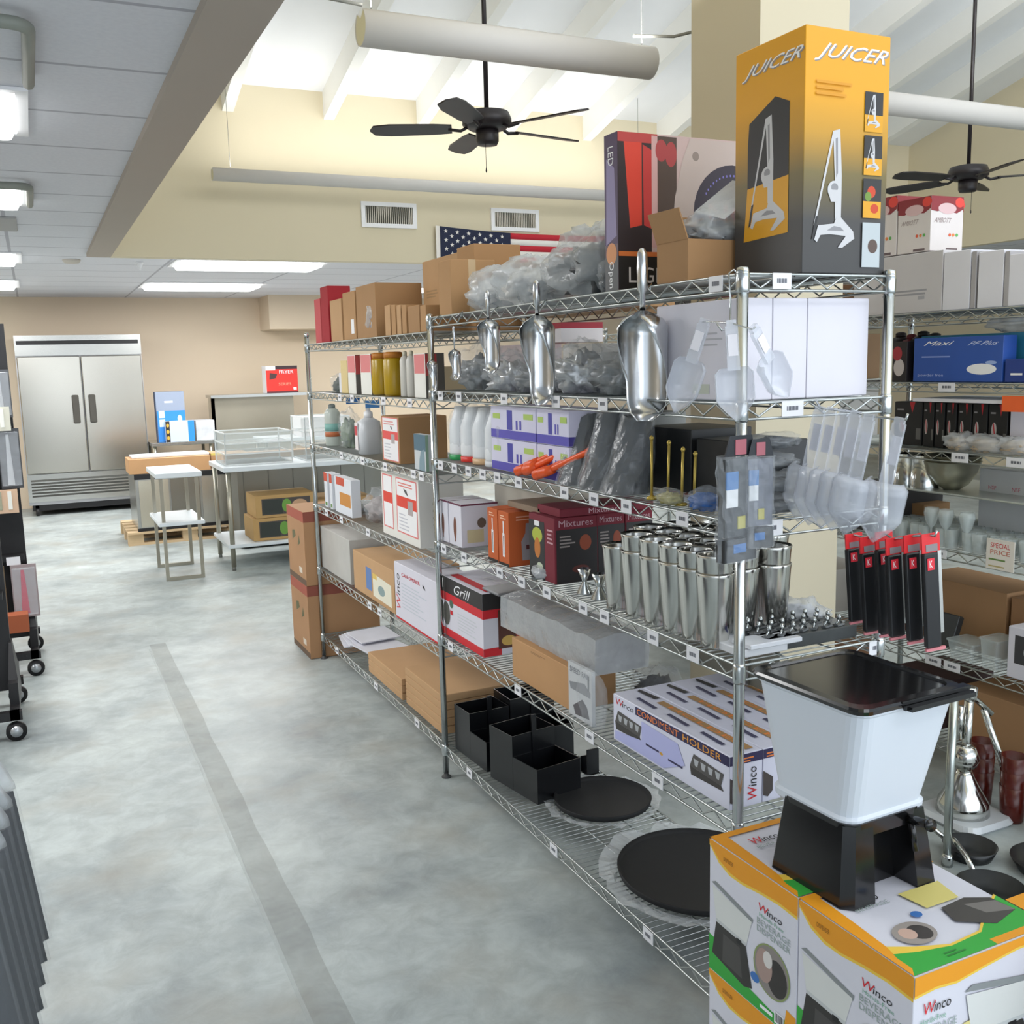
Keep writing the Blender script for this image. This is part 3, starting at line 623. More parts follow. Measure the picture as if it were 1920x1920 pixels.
fill('black_tray_stack', 'dark wrapped stack of black goods behind the brass sticks on the third shelf', 1.96, 2.16, z, .15, mat('202224', .35, 0, .5, 20.), x=1.56, dx=.2, cat='tray')
fill('black_tray_stack', 'flat black trays on the third shelf under the second shelf rail, beside the big scoop', 2.18, 2.42, z, .17, mat('26282a', .4, 0, .4, 20.), x=1.56, dx=.2, cat='tray')
for k, u in enumerate((1222, 1252, 1278, 1301)):
    x = 1.42+.02*(k % 2); y = Yat(u, x, z+.05)
    solo(G().cyl((0, 0, .002), (0, -.006*(k > 0), .155-.01*k), .0035, STK, n=8).lathe(0, -.006*(k > 0), [(.004, .153-.01*k), (.006, .160-.01*k), (.002, .166-.01*k)], STK, 8).lathe(0, 0, [(.014, 0), (.014, .006), (.004, .012)], STK, 10), 'brass_pick',
         ['thin brass stick standing upright, leftmost of four on the third shelf', 'thin brass stick, second from the left of four', 'thin brass stick, third from the left of four', 'thin brass stick, rightmost of four beside the blue goods'][k], 'stick', (x, y, z), 0, 'brass sticks on the third shelf')
bag('plastic_bag', 'blue labelled packs in clear wrap at the front of the third shelf', 1.42, 1.925, z, .045, .06, .028, 50, FILM, mat('2d65b0', .4, 0, .5))
bag('plastic_bag', 'grey and yellow loose packs at the base of the brass sticks', 1.405, 2.055, z, .03, .055, .02, 51, FILM, mat('b0a868', .4, 0, .5))
GB = mat('55585a', .4, .2, .6, 30.)
for k, (x, y, zz, rx, ry, rz) in enumerate(((1.50, 1.80, 0, .09, .045, .022), (1.53, 1.81, .047, .09, .045, .024), (1.50, 1.81, .098, .085, .045, .022), (1.53, 1.82, .146, .07, .045, .02))):
    bag('blister_pack', ['black and grey packet at the bottom of the pile, third shelf near end', 'grey packet second from the bottom of the pile on the near end', 'grey and yellow packet third up in the pile on the near end', 'topmost grey packet of the pile on the near end of the third shelf'][k], x, y, z+zz, rx, ry, rz, 60+k, FILM, GB, 'packets piled on the near end', cat='packet', amp=.25)
for k, (y0, y1, h, c) in enumerate(((3.2, 3.5, .17, 'd9d6d0'), (2.5, 2.8, .2, '9e9f9c'), (1.95, 1.98, .1, '6d6d6a'))):
    if k < 2: fill('carton', ['off white carton behind the squeeze bottles', 'grey carton behind the purple banded cartons'][k], y0, y1, z, h, card(c), x=1.62 if k else 1.60, dx=.15)
# ================================================================= RACK A, SHELF 4
z = SA[3]
def wg(d):
    d.r('L', 0, .96, 1, 1, ink('6a2f48')); d.r('F', 0, .96, 1, 1, ink('6a2f48')); d.o('L', .5, .42, .12, .26, ink('7a4a3a')); d.r('L', .46, .1, .54, .3, ink('7a4a3a')); d.o('F', .55, .55, .12, .12, ink('6b5b50')); d.r('F', .15, .1, .6, .4, ink('d6c9a0'))
for k, (u0, uc, u2, x, h) in enumerate(((822, 841, 845, 1.392, .17), (842, 866, 905, 1.392, .17))):
    rb('glass_carton', ['white carton with a wine glass picture, left of two by the shared post', 'white carton with a wine glass picture, right of two by the shared post'][k], u0, uc, u2, 0, z, WBOX, wg, dx=.15, h=.163, group='wine glass cartons')
carton('carton', 'grey white long carton behind the wine glass cartons', 'box', (1.59, 3.08, z+E_), .19, .44, .215, card('c9c4b8'))
carton('carton', 'second grey white carton behind the orange cartons', 'box', (1.62, 2.80, z+E_), .16, .26, .215, card('c4bfb4'))
bag('plastic_bag', 'clear bag of small glass pieces between the white and orange cartons', 1.46, 3.06, z, .06, .05, .05, 71, FILM, mat('cfd2cf', .2, .3, .4))
def orr(d):
    d.r('L', .40, .16, .60, .60, WHITE); d.r('L', .45, .60, .55, .82, WHITE); d.r('L', .47, .2, .53, .55, ink('5a4a44')); d.r('L', 0, 0, 1, .05, ink('2a2422'))
    d.p('F', [(.35, .1), (.7, .1), (.72, .45), (.6, .6), (.58, .78), (.46, .78), (.44, .6), (.33, .45)], ink('a3a0a4')); d.lines('L', .2, .86, .8, .95, 2, ink('f0c0a0')); d.lines('F', .2, .84, .8, .95, 2, ink('f0b090')); d.r('F', .46, .3, .56, .38, ink('5c2a2a'))
OC = card('c9622e')
for k, (u0, uc, u2) in enumerate(((915, 934, 936), (935, 955, 992))):
    rb('orange_carton', ['orange carton printed with a white bottle, left one of the pair', 'orange carton printed with a white bottle, right one of the pair'][k], u0, uc, u2, 0, z, OC, orr, dx=.14, h=.185, group='orange bottle cartons')
bag('plastic_bag', 'small grey plastic bag on the rail in front of the right orange carton', 1.402, 2.77, z, .022, .045, .022, 73, FILM2, mat('b4b6bc', .4, 0, .3))
def mar(d):
    d.r('L', 0, 0, .62, .9, ink('2c2c2e')); d.o('L', .33, .68, .2, .12, ink('b9c24a')); d.o('L', .33, .48, .12, .16, ink('c77a34')); d.o('L', .42, .2, .12, .06, ink('c8d0b8')); d.r('L', .22, .82, .42, .9, WHITE)
    d.lines('L', .72, .6, .95, .85, 4, ink('cfa0a8')); d.r('F', .04, 0, 1, .82, ink('211c1d')); d.lines('F', .12, .55, .5, .75, 4, ink('9a8f8a')); d.o('F', .72, .6, .14, .12, ink('9a4526')); d.o('F', .6, .2, .2, .06, ink('5f2a22')); d.t('F', .1, .86, .8, .1, 'Mixtures', ink('c9a0a8'))
MR = card('7c2634')
for k, (u0, uc, u2, x, hh) in enumerate(((993, 1041, 1112, 1.40, .205),)):
    rb('maroon_carton', 'maroon and black carton printed with a cocktail, in front on the fourth shelf', u0, uc, u2, 0, z, MR, mar, dx=.15, h=hh, x=x, group='maroon cocktail cartons')
yq = Yat(1041, 1.40, z+.04)+.001
for k in range(2):
    carton('maroon_carton', ['maroon cocktail carton set behind the front one to the right', 'farthest right maroon cocktail carton next to the steel cups'][k], 'box', (1.555+.105*k, yq+.01, z+E_), .102, .14, .205, MR, mar, group='maroon cocktail cartons')
carton('flat_carton', 'flat maroon carton lying across the top of the cocktail cartons', 'box', (1.42, yq+.0, z+.208), .34, .15, .026, MR, lambda d: d.t('F', .3, .2, .3, .6, 'Mixtures', ink('d9b0b8')))
carton('flat_carton', 'thin beige flat pack lying under the third shelf above the orange cartons', 'box', (1.42, 2.80, z+.2), .2, .24, .02, card('8f7a66'))
def shaker(): pass
CUPM = mat('d0cfca', .2, 1., .08, 12.)
g = G().lathe(0, 0, [(.030, 0), (.033, .004), (.044, .17), (.046, .178), (.045, .180), (.042, .172), (.031, .006), (.0, .006)], CUPM, 22, caps=False)
cup0 = None; n = 0
GR = 'stainless steel shaker cups on the fourth shelf'
for r, (xx, us, zz) in enumerate(((1.415, (1160, 1196, 1232, 1268, 1304, 1340), 0), (1.505, (1218, 1252, 1286, 1320, 1354, 1388), 0), (1.60, (1275, 1310, 1345, 1380, 1415, 1448), 0), (1.70, (1340, 1375, 1410, 1445), 0))):
    for u in us:
        y = Yat(u, xx, z+.08)
        if y < 1.80: continue
        rowi = (1.415, 1.505, 1.60, 1.70).index(xx); ordn = ['first', 'second', 'third', 'fourth', 'fifth', 'sixth'][us.index(u)]
        for lev in range(2 if (r > 0 or u > 1180) else 1):
            lb = f"{['lower', 'upper'][lev]} stainless shaker cup, {ordn} from the left in the {['front row facing the aisle', 'second row', 'third row', 'back row'][rowi]}"
            if cup0 is None: cup0 = solo(g, 'shaker_cup', lb, 'cup', (xx, y, z+E_), 0, GR)
            else:
                c = cup0.copy(); COL.objects.link(c); c.location = (xx, y, z+E_+lev*.045); c['label'] = lb
for k, (u, zz) in enumerate(((1096, 0), (1123, 0))):
    y = Yat(u, 1.42, z+.03)
    solo(G().lathe(0, 0, [(.024, 0), (.024, .003), (.007, .034), (.007, .038), (.021, .075), (.020, .075), (.005, .040), (.0, .04)], CHROME, 20), 'jigger', ['polished hourglass jigger, left one beside the cocktail carton', 'polished hourglass jigger nearest the steel cups'][k], 'jigger', (1.42, y, z+E_), 0, 'hourglass jiggers')
solo(G().lathe(0, 0, [(.024, 0), (.024, .003), (.007, .03), (.022, .065), (.02, .065), (.005, .036)], CHROME, 20), 'jigger', 'jigger stacked on top of the left hourglass jigger', 'jigger', (1.45, 2.475, z+E_), 0)
def pat(d):
    d.p('T', [(.30, .35), (.45, .65), (.55, .5), (.70, .7), (.75, .35)], ink('2d3a86')); d.p('T', [(.35, .3), (.68, .3), (.60, .5), (.5, .42)], ink('d98c94')); d.lines('T', .2, .8, .8, .9, 2, ink('a8b0b8')); d.r('T', .1, .15, .5, .22, ink('2d3a86'))
carton('flat_pouch', 'flat white pouch with a blue and pink triangle logo on the fourth shelf', 'packet', (1.405, 1.765, z+.002), .13, .15, .018, mat('e6e8ec', .3, 0, .05), pat)
carton('flat_pouch', 'plain white pouch beside the corner post on the fourth shelf', 'packet', (1.42, 1.755, z+.021), .15, .07, .012, mat('dfe2e8', .3, 0, .05))
clip = None
k = 0
for row in range(3):
    for i in range(7):
        x = 1.50+.035*i; y = 1.79+.038*row+.004*math.sin(5*i)
        lb = f"small metal clip, {['first', 'second', 'third', 'fourth', 'fifth', 'sixth', 'seventh'][i]} from the aisle in the {['nearest', 'middle', 'farthest'][row]} row"
        if row == 0 and i == 0 or clip is None:
            t = thing('metal_clip', lb, 'clip', (x, y, z+.034), .4, 'small metal clips on the near end')
            G().tube([(-.012, 0, .004), (0, 0, .016), (.012, 0, .004)], .003, CHROME, 6).box(-.014, -.007, 0, .014, .007, .004, DKB).build('spring', t)
            G().lathe(0, 0, [(.005, .014), (.006, .022), (.003, .028)], CHROME, 8).build('knob', t); clip = t
        else: dup(clip, (x, y, z+.034), .4+.3*math.sin(i*2+row), lb, 'small metal clips on the near end')
for k in range(3):
    carton('clip_card', ['long black card of metal clips nearest the end rail', 'long black card of metal clips in the middle', 'long black card of metal clips farthest back'][k], 'packet', (1.485, 1.772+.038*k, z+.002), .27, .033, .031, mat(['3b3f40', '8b8e90', '3b3f40'][k], .4, 0, .4, 30.), None)
bag('plastic_bag', 'crumpled white plastic bag at the back right of the near end, fourth shelf', 1.715, 1.93, z, .06, .075, .035, 77, FILM2, mat('dcdfe6', .4, 0, .2))
# ================================================================= RACK A, SHELF 5
z = SA[4]
def comm(d):
    d.r('L', 0, .74, 1, 1, ink('2f2c2c')); d.r('F', 0, .74, 1, 1, ink('252323')); d.r('L', 0, .60, 1, .74, ink('d3222e')); d.r('F', 0, .60, .3, .74, ink('d3222e')); d.r('L', 0, .0, 1, .13, ink('d3222e')); d.r('F', 0, 0, .3, .13, ink('d3222e'))
    d.t('L', .32, .78, .36, .16, 'Grill', WHITE, .15); d.o('L', .14, .38, .09, .2, ink('5b5a54')); d.o('L', .27, .58, .045, .07, ink('4f6b5a')); d.lines('L', .42, .22, .9, .52, 6, ink('c9cdd2'), .3); d.r('L', .24, .40, .30, .47, RED); d.r('L', .0, .8, .08, .96, WHITE)
    d.p('F', [(.25, .1), (.9, .1), (.9, .72), (.25, .72)], ink('5a2f22')); d.o('F', .5, .5, .15, .14, ink('c98a3a')); d.o('F', .7, .3, .16, .14, ink('a83a2a')); d.o('F', .42, .22, .12, .08, ink('d8b05a')); d.o('F', .75, .6, .12, .08, ink('b55a2a'))
    d.r('T', .1, .05, .25, .9, ink('c5222e')); d.t('T', .45, .1, .14, .5, 'Grill', WHITE, 0, 90)
rb('appliance_carton', 'black, red and white appliance carton beside the shared post on the fifth shelf', 828, 907, 960, 1128, z, WBOX, comm, dx=.24, cat='box', h=.235)
solo(G().bbox(0, 0, 0, .2, .14, .012, mat('8a8c8e', .4, .2, .3)), 'flat_pack', 'grey flat pack lying on the black and red appliance carton', 'packet', (1.42, 3.14, z+.2385))
y1, y0 = Yat(914, 1.40, z+.05)-.0, Yat(1073, 1.40, z+.05)
carton('long_carton', 'long plain brown carton on the fifth shelf under the wrapped trays', 'box', (1.395, y0, z+E_), .16, 2.98-y0, .135, card('bf9264'), lambda d: d.lines('L', .35, .86, .6, .92, 2, card('8d6a45')))
t = thing('wrapped_tray_stack', 'long stack of grey trays in white plastic wrap on the brown carton', 'tray', (1.43, y0-.10, z+.138)); 
G().bbox(0, 0, 0, .17, .62, .10, mat('8e8a86', .6, 0, .1, 60.)).build('trays', t)
g = G(); rings = []
for i in range(12):
    q = i/11; y = -.004+.66*q; ring = []; hh = .108+.012*noise.noise(Vector((q*7, 1, 0)))+(.05*q if q > .7 else 0)*0
    for px, pz in ((-.008, -.0), (-.010, .06), (-.006, hh), (.06, hh+.012+.012*noise.noise(Vector((q*9, 3, 0)))), (.12, hh+.008), (.178, hh), (.180, .05), (.176, 0)): ring.append((px+.004*noise.noise(Vector((px*30, q*12, pz*30))), y, pz))
    rings.append(ring)
g.rings(rings, FILM2, False, True).build('plastic_wrap', t)
t = thing('bagged_card', 'clear bagged card printed SPEED RAIL hanging at the end of the brown carton', 'packet', (1.385, y0-.145, z+.002))
d = D(.012, .14, .165); d.box(0, 0, 0, .012, .14, .165, ink('c8cacc'))
d.r('F', 0, 0, 1, 1, ink('c8cacc')); d.t('L', .08, .82, .84, .10, 'SPEED RAIL', GREYT); d.p('L', [(.05, .62), (.7, .72), (.95, .60), (.95, .5), (.1, .5)], ink('8a8c90')); d.p('L', [(.2, .2), (.6, .4), (.8, .3), (.9, .1), (.3, .05)], ink('5c585c')); d.r('L', .84, .62, .9, .9, ink('6c6e72')); d.build('card', t)
blob_g(.02, .085, .09, 83, FILM, .2, 16, 8).build('plastic_film', t)
# condiment holders
CH = mat('dfe0f0', .45, 0, .02); NAVY2 = ink('2a2450'); ORG2 = ink('f0883c')
def cond(d):
    d.p('L', [(0.13, .93), (1, .94), (1, .77), (.23, .79)], NAVY2) if False else d.p('L', [(.22, .97), (1, .985), (1, .80), (.22, .80)], NAVY2)
    brand(d, 'L', .02, .80, .18, .14); d.t('L', .235, .825, .37, .125, 'CONDIMENT', ORG2); d.t('L', .64, .825, .30, .125, 'HOLDER', ink('f0a83c'))
    for a0 in (.02, .70):
        d.p('L', [(a0, .42), (a0+.24, .38), (a0+.26, .62), (a0+.03, .68)], ink('54504f')); d.p('L', [(a0, .42), (a0+.24, .38), (a0+.26, .30), (a0+.01, .26)], ink('3c3836'))
        for k in range(4): d.p('L', [(a0+.03+.055*k, .60), (a0+.07+.055*k, .59), (a0+.06+.055*k, .46), (a0+.04+.055*k, .47)], ink('b5b8bc'))
    d.p('L', [(.28, .74), (.60, .70), (.66, .35), (.48, .05), (.02, .05), (.02, .22), (.28, .34)], ink('b9bcea')); d.r('L', .32, .30, .44, .34, NAVY2); d.r('L', .52, .26, .64, .30, NAVY2); d.o('L', .46, .31, .015, .03, ink('d8a030'))
    d.r('F', 0, .82, 1, .99, NAVY2); d.lines('F', .1, .84, .9, .95, 2, ORG2); brand(d, 'F', .55, .10, .28, .62, rot=90); d.p('F', [(0, .6), (.3, .45), (.3, .2), (.15, .1), (0, .15)], ink('4a4240'))
    d.r('T', 0, 0, .16, 1, ink('cfd0e2')) if False else None
    d.p('T', [(.60, .03), (.84, .03), (.84, .75), (.60, .75)], ink('b08a5c')); d.t('T', .64, .06, .16, .6, 'HOLDER', ORG2, 0, -90)
    for k in range(3): d.p('T', [(.25, .12+.28*k), (.38, .12+.28*k), (.42, .30+.28*k), (.30, .30+.28*k)], ink('4a4a66'))
    d.p('T', [(.70, .80), (.9, .80), (.8, .97), (.66, .95)], ink('3c3a3a'))
yc1, yc0 = Yat(1150, 1.392, z+.08), Yat(1368, 1.392, z+.08)
for k in range(4):
    carton('condiment_holder_box', ['white box printed CONDIMENT HOLDER facing the aisle beside the corner post', 'white condiment holder box second from the aisle', 'white condiment holder box third from the aisle', 'white condiment holder box farthest back on the shelf'][k], 'box', (1.392+.098*k, yc0, z+E_), .096, yc1-yc0, .135, CH, cond, group='condiment holder boxes')
solo(G().box(0, 0, 0, .003, .42, .21, mat('8c8b80', .5, .3, .1)).box(-.01, .12, 0, 0, .13, .21, STEEL), 'sheet_metal_board', 'grey metal panel standing behind the goods on the fifth shelf', 'panel', (1.755, 2.05, z+.14))
bag('plastic_bag', 'dark bagged goods between the wrapped trays and the condiment boxes', 1.66, 2.50, z, .08, .07, .06, 88, FILM, mat('4c4844', .5, 0, .4))
# ================================================================= RACK A, SHELF 6
z = SA[5]
def caddy(lab, x, y, zz, rz, s=1.):
    t = thing('bar_caddy', lab, 'caddy', (x, y, zz+E_), rz, 'black plastic bar caddies'); g = G(); w = .003; a, b, h = .15*s, .24*s, .10*s
    def tray(x0, y0, x1, y1, h): g.box(x0, y0, 0, x1, y1, w, BPLA).box(x0, y0, w, x0+w, y1, h, BPLA).box(x1-w, y0, w, x1, y1, h, BPLA).box(x0+w, y0, w, x1-w, y0+w, h, BPLA).box(x0+w, y1-w, w, x1-w, y1, h, BPLA)
    tray(0, 0, a, b*.5, h); tray(0, b*.5+.001, a, b, h*1.6); g.build('compartment_tray', t)
    G().box(a*.45, b*.5-.004, h*.4, a*.55, b*.5+.004, h*2.1, BPLA).build('divider', t)
    return t
caddy('black bar caddy in front on the bottom shelf, its open side to the aisle', 1.45, 2.92, z, .15, 1.25)
caddy('black bar caddy behind the front one, nearer the shared post', 1.41, 3.26, z, .05, 1.15)
caddy('black bar caddy stacked on top of the others under the fifth shelf', 1.58, 3.25, z, .0, 1.3)
solo(G().bbox(0, 0, 0, .17, .30, .30, BPLA), 'black_bin', 'tall black bin at the back of the bottom shelf behind the caddies', 'bin', (1.60, 2.92, z+E_)) if False else None
for k in range(3):
    solo(G().box(0, 0, 0, .05, .004, .10, BPLA).box(0, 0, 0, .05, .05, .004, BPLA).box(0, .046, 0, .05, .05, .06, BPLA), 'napkin_clip', ['black bracket sticking up at the back of the caddies, left', 'black bracket sticking up behind the caddies, middle', 'black bracket standing right of the caddies'][k], 'bracket', ((1.47, 1.60, 1.72)[k], (3.52, 3.56, 3.10)[k]-.05, z+E_), 0, 'black brackets')
def traytop(lab, x, y, r, sy, zz, tilt):
    t = thing('serving_tray', lab, 'tray', (x, y, zz))
    M = Matrix.Rotation(R(tilt), 4, 'Y')
    G().lathe(0, 0, [(r*.94, 0), (r, .006), (r+.004, .022), (r+.001, .024), (r-.006, .014), (r-.012, .010), (0.001, .010)], mat('141517', .7, 0, .15, 60.), 48, sy=sy).xf(M).build('tray', t)
    g = G(); n = 48; rings = []
    for i, (k, zz2) in enumerate(((1.02, .0), (1.10, .002), (1.24, .006))):
        rings.append([(k*r*math.cos(2*PI*j/n)*(1+.05*i*noise.noise(Vector((j*.7, i, r*9)))), sy*k*r*math.sin(2*PI*j/n)*(1+.10*i*noise.noise(Vector((j*.45, i+3, r*5)))), zz2+.012*i*abs(noise.noise(Vector((j*.5, i+9, 0))))) for j in range(n)])
    g.rings(rings, FILM2, False, False).build('plastic_sleeve', t)
traytop('smaller black serving tray lying in plastic on the bottom shelf, farther one', 1.655, 2.83, .165, 1.0, z+.004, 0)
traytop('large round black serving tray in plastic at the near end of the bottom shelf', 1.655, 2.27, .235, 1.05, z+.006, 0)

# ================================================================= RACK B CONTENTS
z = SB[1]
rl = lambda d: (d.r('L', .05, .55, .95, .98, ink('dd7f80')), d.r('L', .05, .03, .95, .55, ink('ecebe4')), d.r('F', 0, 0, 1, 1, ink('5d5a55')), d.r('F', 0, .5, .6, .98, ink('b84444')))
bag('plastic_bag', 'black and green packet at the far end of the far second shelf', 1.45, 5.10, z, .05, .10, .05, 90, FILM, mat('3c463a', .5, 0, .5))
carton('paper_stack', 'white folded cards beside the black packet on the far second shelf', 'paper', (1.40, 4.83, z+E_), .1, .14, .10, mat('dfdfe6', .5, 0, .1))
for k, (u0, uc, h, c) in enumerate(((640, 652, .16, 'dcc68c'), (653, 668, .185, 'f0ede6'), (677, 697, .185, 'f0ede6'))):
    rb('milk_carton', ['pale yellow carton, leftmost on the far second shelf', 'red and white carton, left one of two on the far second shelf', 'red and white carton next to the mustard bottle'][k], u0, uc, uc+8, 0, z, ink(c), rl if k else None, dx=.08, h=h)
def bottle(name, label, x, y, z, r, h, m, capm, capn='cap', group=None, film=False):
    t = thing(name, label, 'bottle', (x, y, z+E_), 0, group)
    G().lathe(0, 0, [(r*.9, 0), (r, .006), (r, h*.78), (r*.75, h*.86), (r*.4, h*.90)], m, 18).build('bottle_body', t)
    G().lathe(0, 0, [(r*.45, h*.88), (r*.45, h*.97), (r*.2, h)], capm, 12).build(capn, t); return t
MUST = mat('b08f10', .3, 0, .06)
ym = Yat(715, 1.44, z+.1)
t = thing('jar', 'tall mustard yellow jar, left one of two on the far second shelf', 'jar', (1.44, ym+.0, z+E_), 0, 'mustard yellow jars'); 
G().lathe(0, 0, [(.042, 0), (.046, .01), (.046, .155), (.04, .165)], MUST, 20).build('jar_body', t); G().lathe(0, 0, [(.043, .163), (.044, .185), (.03, .19)], mat('b87420', .5), 20).build('lid', t)
dup(t, (1.44, Yat(739, 1.44, z+.1), z+E_), 0, 'tall mustard yellow jar, right one of two on the far second shelf', 'mustard yellow jars')
for k, u in enumerate((760, 772)):
    bottle('bottle', ['slim clear wrapped bottle right of the mustard jars', 'second slim clear wrapped bottle right of the mustard jars'][k], 1.42, Yat(u, 1.42, z+.1), z, .022, .19, mat('cfccc4', .3, 0, .1), ink('c8c4b0'), group='slim wrapped bottles')
rb('milk_carton', 'red and white carton beside the shared post on the far second shelf', 777, 799, 806, 0, z, ink('f0ede6'), rl, dx=.08, h=.175)
fill('carton', 'beige carton at the back of the far second shelf', 4.1, 4.6, z, .12, card('c9b898'), x=1.62, dx=.16)
z = SB[2]
tl = lambda d: (d.r('L', .05, .45, .95, .6, ink('7fb0a8')), d.r('L', .05, .28, .95, .42, ink('b8663c')), d.r('F', .1, .45, .9, .6, ink('7fb0a8')), d.r('F', .1, .28, .9, .42, ink('a8583c')))
sbt = bottle('spray_bottle', 'grey bottle with teal and orange label at the far end of the third shelf', 1.44, Yat(624, 1.44, z+.1), z, .042, .225, mat('b9c0b8', .3, 0, .2), ink('7a8280'))
G().lathe(0, 0, [(.0425, .05), (.0430, .05), (.0430, .075), (.0425, .075)], ink('b8663c'), 18).lathe(0, 0, [(.0425, .08), (.043, .08), (.043, .12), (.0425, .12)], ink('7fb0a8'), 18).build('bottle_label', sbt)
bag('plastic_bag', 'blue topped clear bag of green packets on the far third shelf', 1.47, Yat(655, 1.47, z+.1), z, .055, .07, .10, 93, FILM, mat('8d9a86', .4, 0, .4))
solo(G().box(0, 0, 0, .07, .004, .03, ink('3f7fc8')), 'header_card', 'blue header card on the clear bag under the far second shelf', 'card', (1.41, Yat(650, 1.41, z+.2), z+.235))
solo(G().box(0, 0, 0, .07, .004, .035, ink('5b9be0')), 'header_card', 'brighter blue header card right of the other one, far rack', 'card', (1.41, Yat(686, 1.41, z+.2), z+.225))
t = thing('spray_bottle', 'large frosted pump bottle with white cap on the third shelf of the far rack', 'bottle', (1.45, Yat(692, 1.45, z+.1), z+E_))
G().loft([(0, -.05, -.05, .05, .05), (.10, -.055, -.055, .055, .055), (.155, -.05, -.05, .05, .05), (.175, -.02, -.02, .02, .02)], mat('cdd0d4', .35, 0, .05), r=.03, n=4, smooth=True).build('bottle_body', t)
G().lathe(0, 0, [(.022, .175), (.022, .20), (.012, .205), (.010, .235)], WHITE, 14).build('cap', t)
G().box(-.058, .0, .02, -.0555, .045, .15, ink('e8e0e0')).box(-.0595, .003, .09, -.058, .042, .135, ink('c8404a')).build('printed_label', t)
def wl(d):
    d.r('L', .05, .03, .95, .98, ink('e07a78')); d.r('L', .08, .05, .92, .96, ink('efeef0')); d.r('L', .08, .50, .92, .68, ink('e2524e')); d.p('L', [(.5, .8), (.6, .78), (.66, .7), (.56, .74)], ink('4a4a50')); d.r('L', .55, .42, .75, .62, ink('b0a8a8')); d.lines('L', .15, .1, .55, .45, 5, ink('c8c8d0'), .35); d.lines('L', .15, .82, .85, .93, 2, ink('e09a98'))
rb('label_carton', 'brown carton with a red and white label side on the far third shelf', 717, 750, 800, 768, z, KRAFT2, wl, h=.20, dx=.22)
def teal(d): d.r('L', 0, .55, 1, 1, ink('4f6f80')); d.p('L', [(.4, .0), (.9, .0), (.9, .6), (.6, .55), (.45, .3)], ink('7f98a4')); d.r('F', 0, 0, .4, 1, ink('8fae98'))
rb('teal_carton', 'slim teal and white blister card leaning before the brown carton by the shared post', 777, 799, 806, 0, z, ink('c9ced2'), teal, dx=.03, h=.145, x=1.378)
z = SB[3]
for k, (u0, uc) in enumerate(((609, 615), (619, 624), (629, 660))):
    rb('spice_card', ['slim white and red packet, left one of three at the far end', 'slim white and red packet, middle of three at the far end', 'wider white packet with orange square at the far end of the fourth shelf'][k], u0, uc, uc+3, 0, z, ink('dcdfe6'), (lambda d: (d.r('L', 0, .75, 1, 1, ink('c84a30')), d.r('L', .2, .05, .8, .15, ink('5c8a3c')))) if k < 2 else (lambda d: (d.r('L', .1, .78, .6, 1, ink('c84a30')), d.r('L', .3, .25, .95, .6, ink('c98632')))), dx=.05, h=.19, group='upright packets at the far end')
bag('plastic_bag', 'big clear bag of greyish goods on the fourth shelf of the far rack', 1.50, 4.62, z, .10, .14, .085, 95, FILM, mat('a39a98', .4, 0, .4))
bag('plastic_bag', 'flat clear bag lying left of the big bag on the fourth shelf', 1.50, 4.98, z, .09, .14, .03, 96, FILM, mat('9a9a98', .4, 0, .4))
def wl2(d):
    for a in (.04, .42): 
        d.r('L', a, .12, a+.28 if a < .1 else .96, .92, ink('e07a78')); d.r('L', a+.02, .14, (a+.26) if a < .1 else .94, .90, ink('f2f1f2')); d.r('L', a+.02, .5, (a+.26) if a < .1 else .94, .66, ink('e0402c'))
    d.p('L', [(.62, .78), (.7, .76), (.74, .68), (.66, .72)], ink('3c3c40')); d.r('L', .72, .42, .85, .62, ink('b0a4a4')); d.lines('L', .48, .18, .75, .44, 5, ink('c8c8d0'), .35); d.lines('L', .48, .8, .9, .88, 2, ink('e08078')); d.lines('F', .3, .3, .6, .7, 4, ink('c2bfae'), .3)
rb('label_carton', 'large white carton with two red banded labels on the fourth shelf of the far rack', 718, 788, 812, 899, z, mat('e6e3dc', .6, 0, .03), wl2, dx=.2, h=.30)
z = SB[4]
rb('wrapped_carton', 'pale grey plastic wrapped carton at the far end of the fifth shelf', 603, 658, 715, 1008, z, mat('b9b7b2', .35, 0, .15, 8.), None, h=.235, dx=.32)
def bl(d): d.r('L', .33, .2, .47, .75, ink('5c7fb8')); d.p('L', [(.50, .12), (.93, .10), (.93, .62), (.50, .68)], ink('e8e4d0')); d.o('L', .7, .35, .08, .12, ink('8aa0a0')); d.r('L', .5, .55, .6, .68, ink('e0c060'))
rb('carton', 'brown carton with a white and blue printed label on the far fifth shelf', 664, 741, 800, 1062, z, KRAFT, bl, h=.20, dx=.32)
def wn(d):
    d.r('L', 0, 0, 1, .03, RED); d.r('L', 0, 0, .02, 1, ink('e05a60')) if False else None
    brand(d, 'L', .03, .15, .10, .66, rot=90); d.t('L', .18, .80, .42, .06, 'CAN OPENER', RED); d.lines('L', .17, .25, .8, .72, 8, ink('c5cbd4'), .3); d.p('L', [(.66, .84), (.70, .82), (.72, .76), (.67, .79)], BLACK); d.t('L', .18, .80, .42, .06, 'CAN OPENER', RED)
rb('white_carton', 'white carton with large upright brand lettering on the fifth shelf beside the shared post', 742, 826, 842, 1072, z, WBOX, wn, dx=.18, h=.255, x=1.385)
z = SB[5]
t = thing('paper_stack', 'loose white printed leaflets at the far end of the bottom shelf', 'paper', (1.39, 5.0, z+E_))
for k in range(6): G().box(0, 0, 0, .22, .20, .006, mat('dcdce4', .5, 0, .1)).xf(Matrix.Translation((.01*k, -.08*k+.1, .006+.016*k*(k < 4)+.01*k)) @ Matrix.Rotation(R(-8+5*k), 4, 'Z') @ Matrix.Rotation(R(4), 4, 'X')).build('leaflet', t)
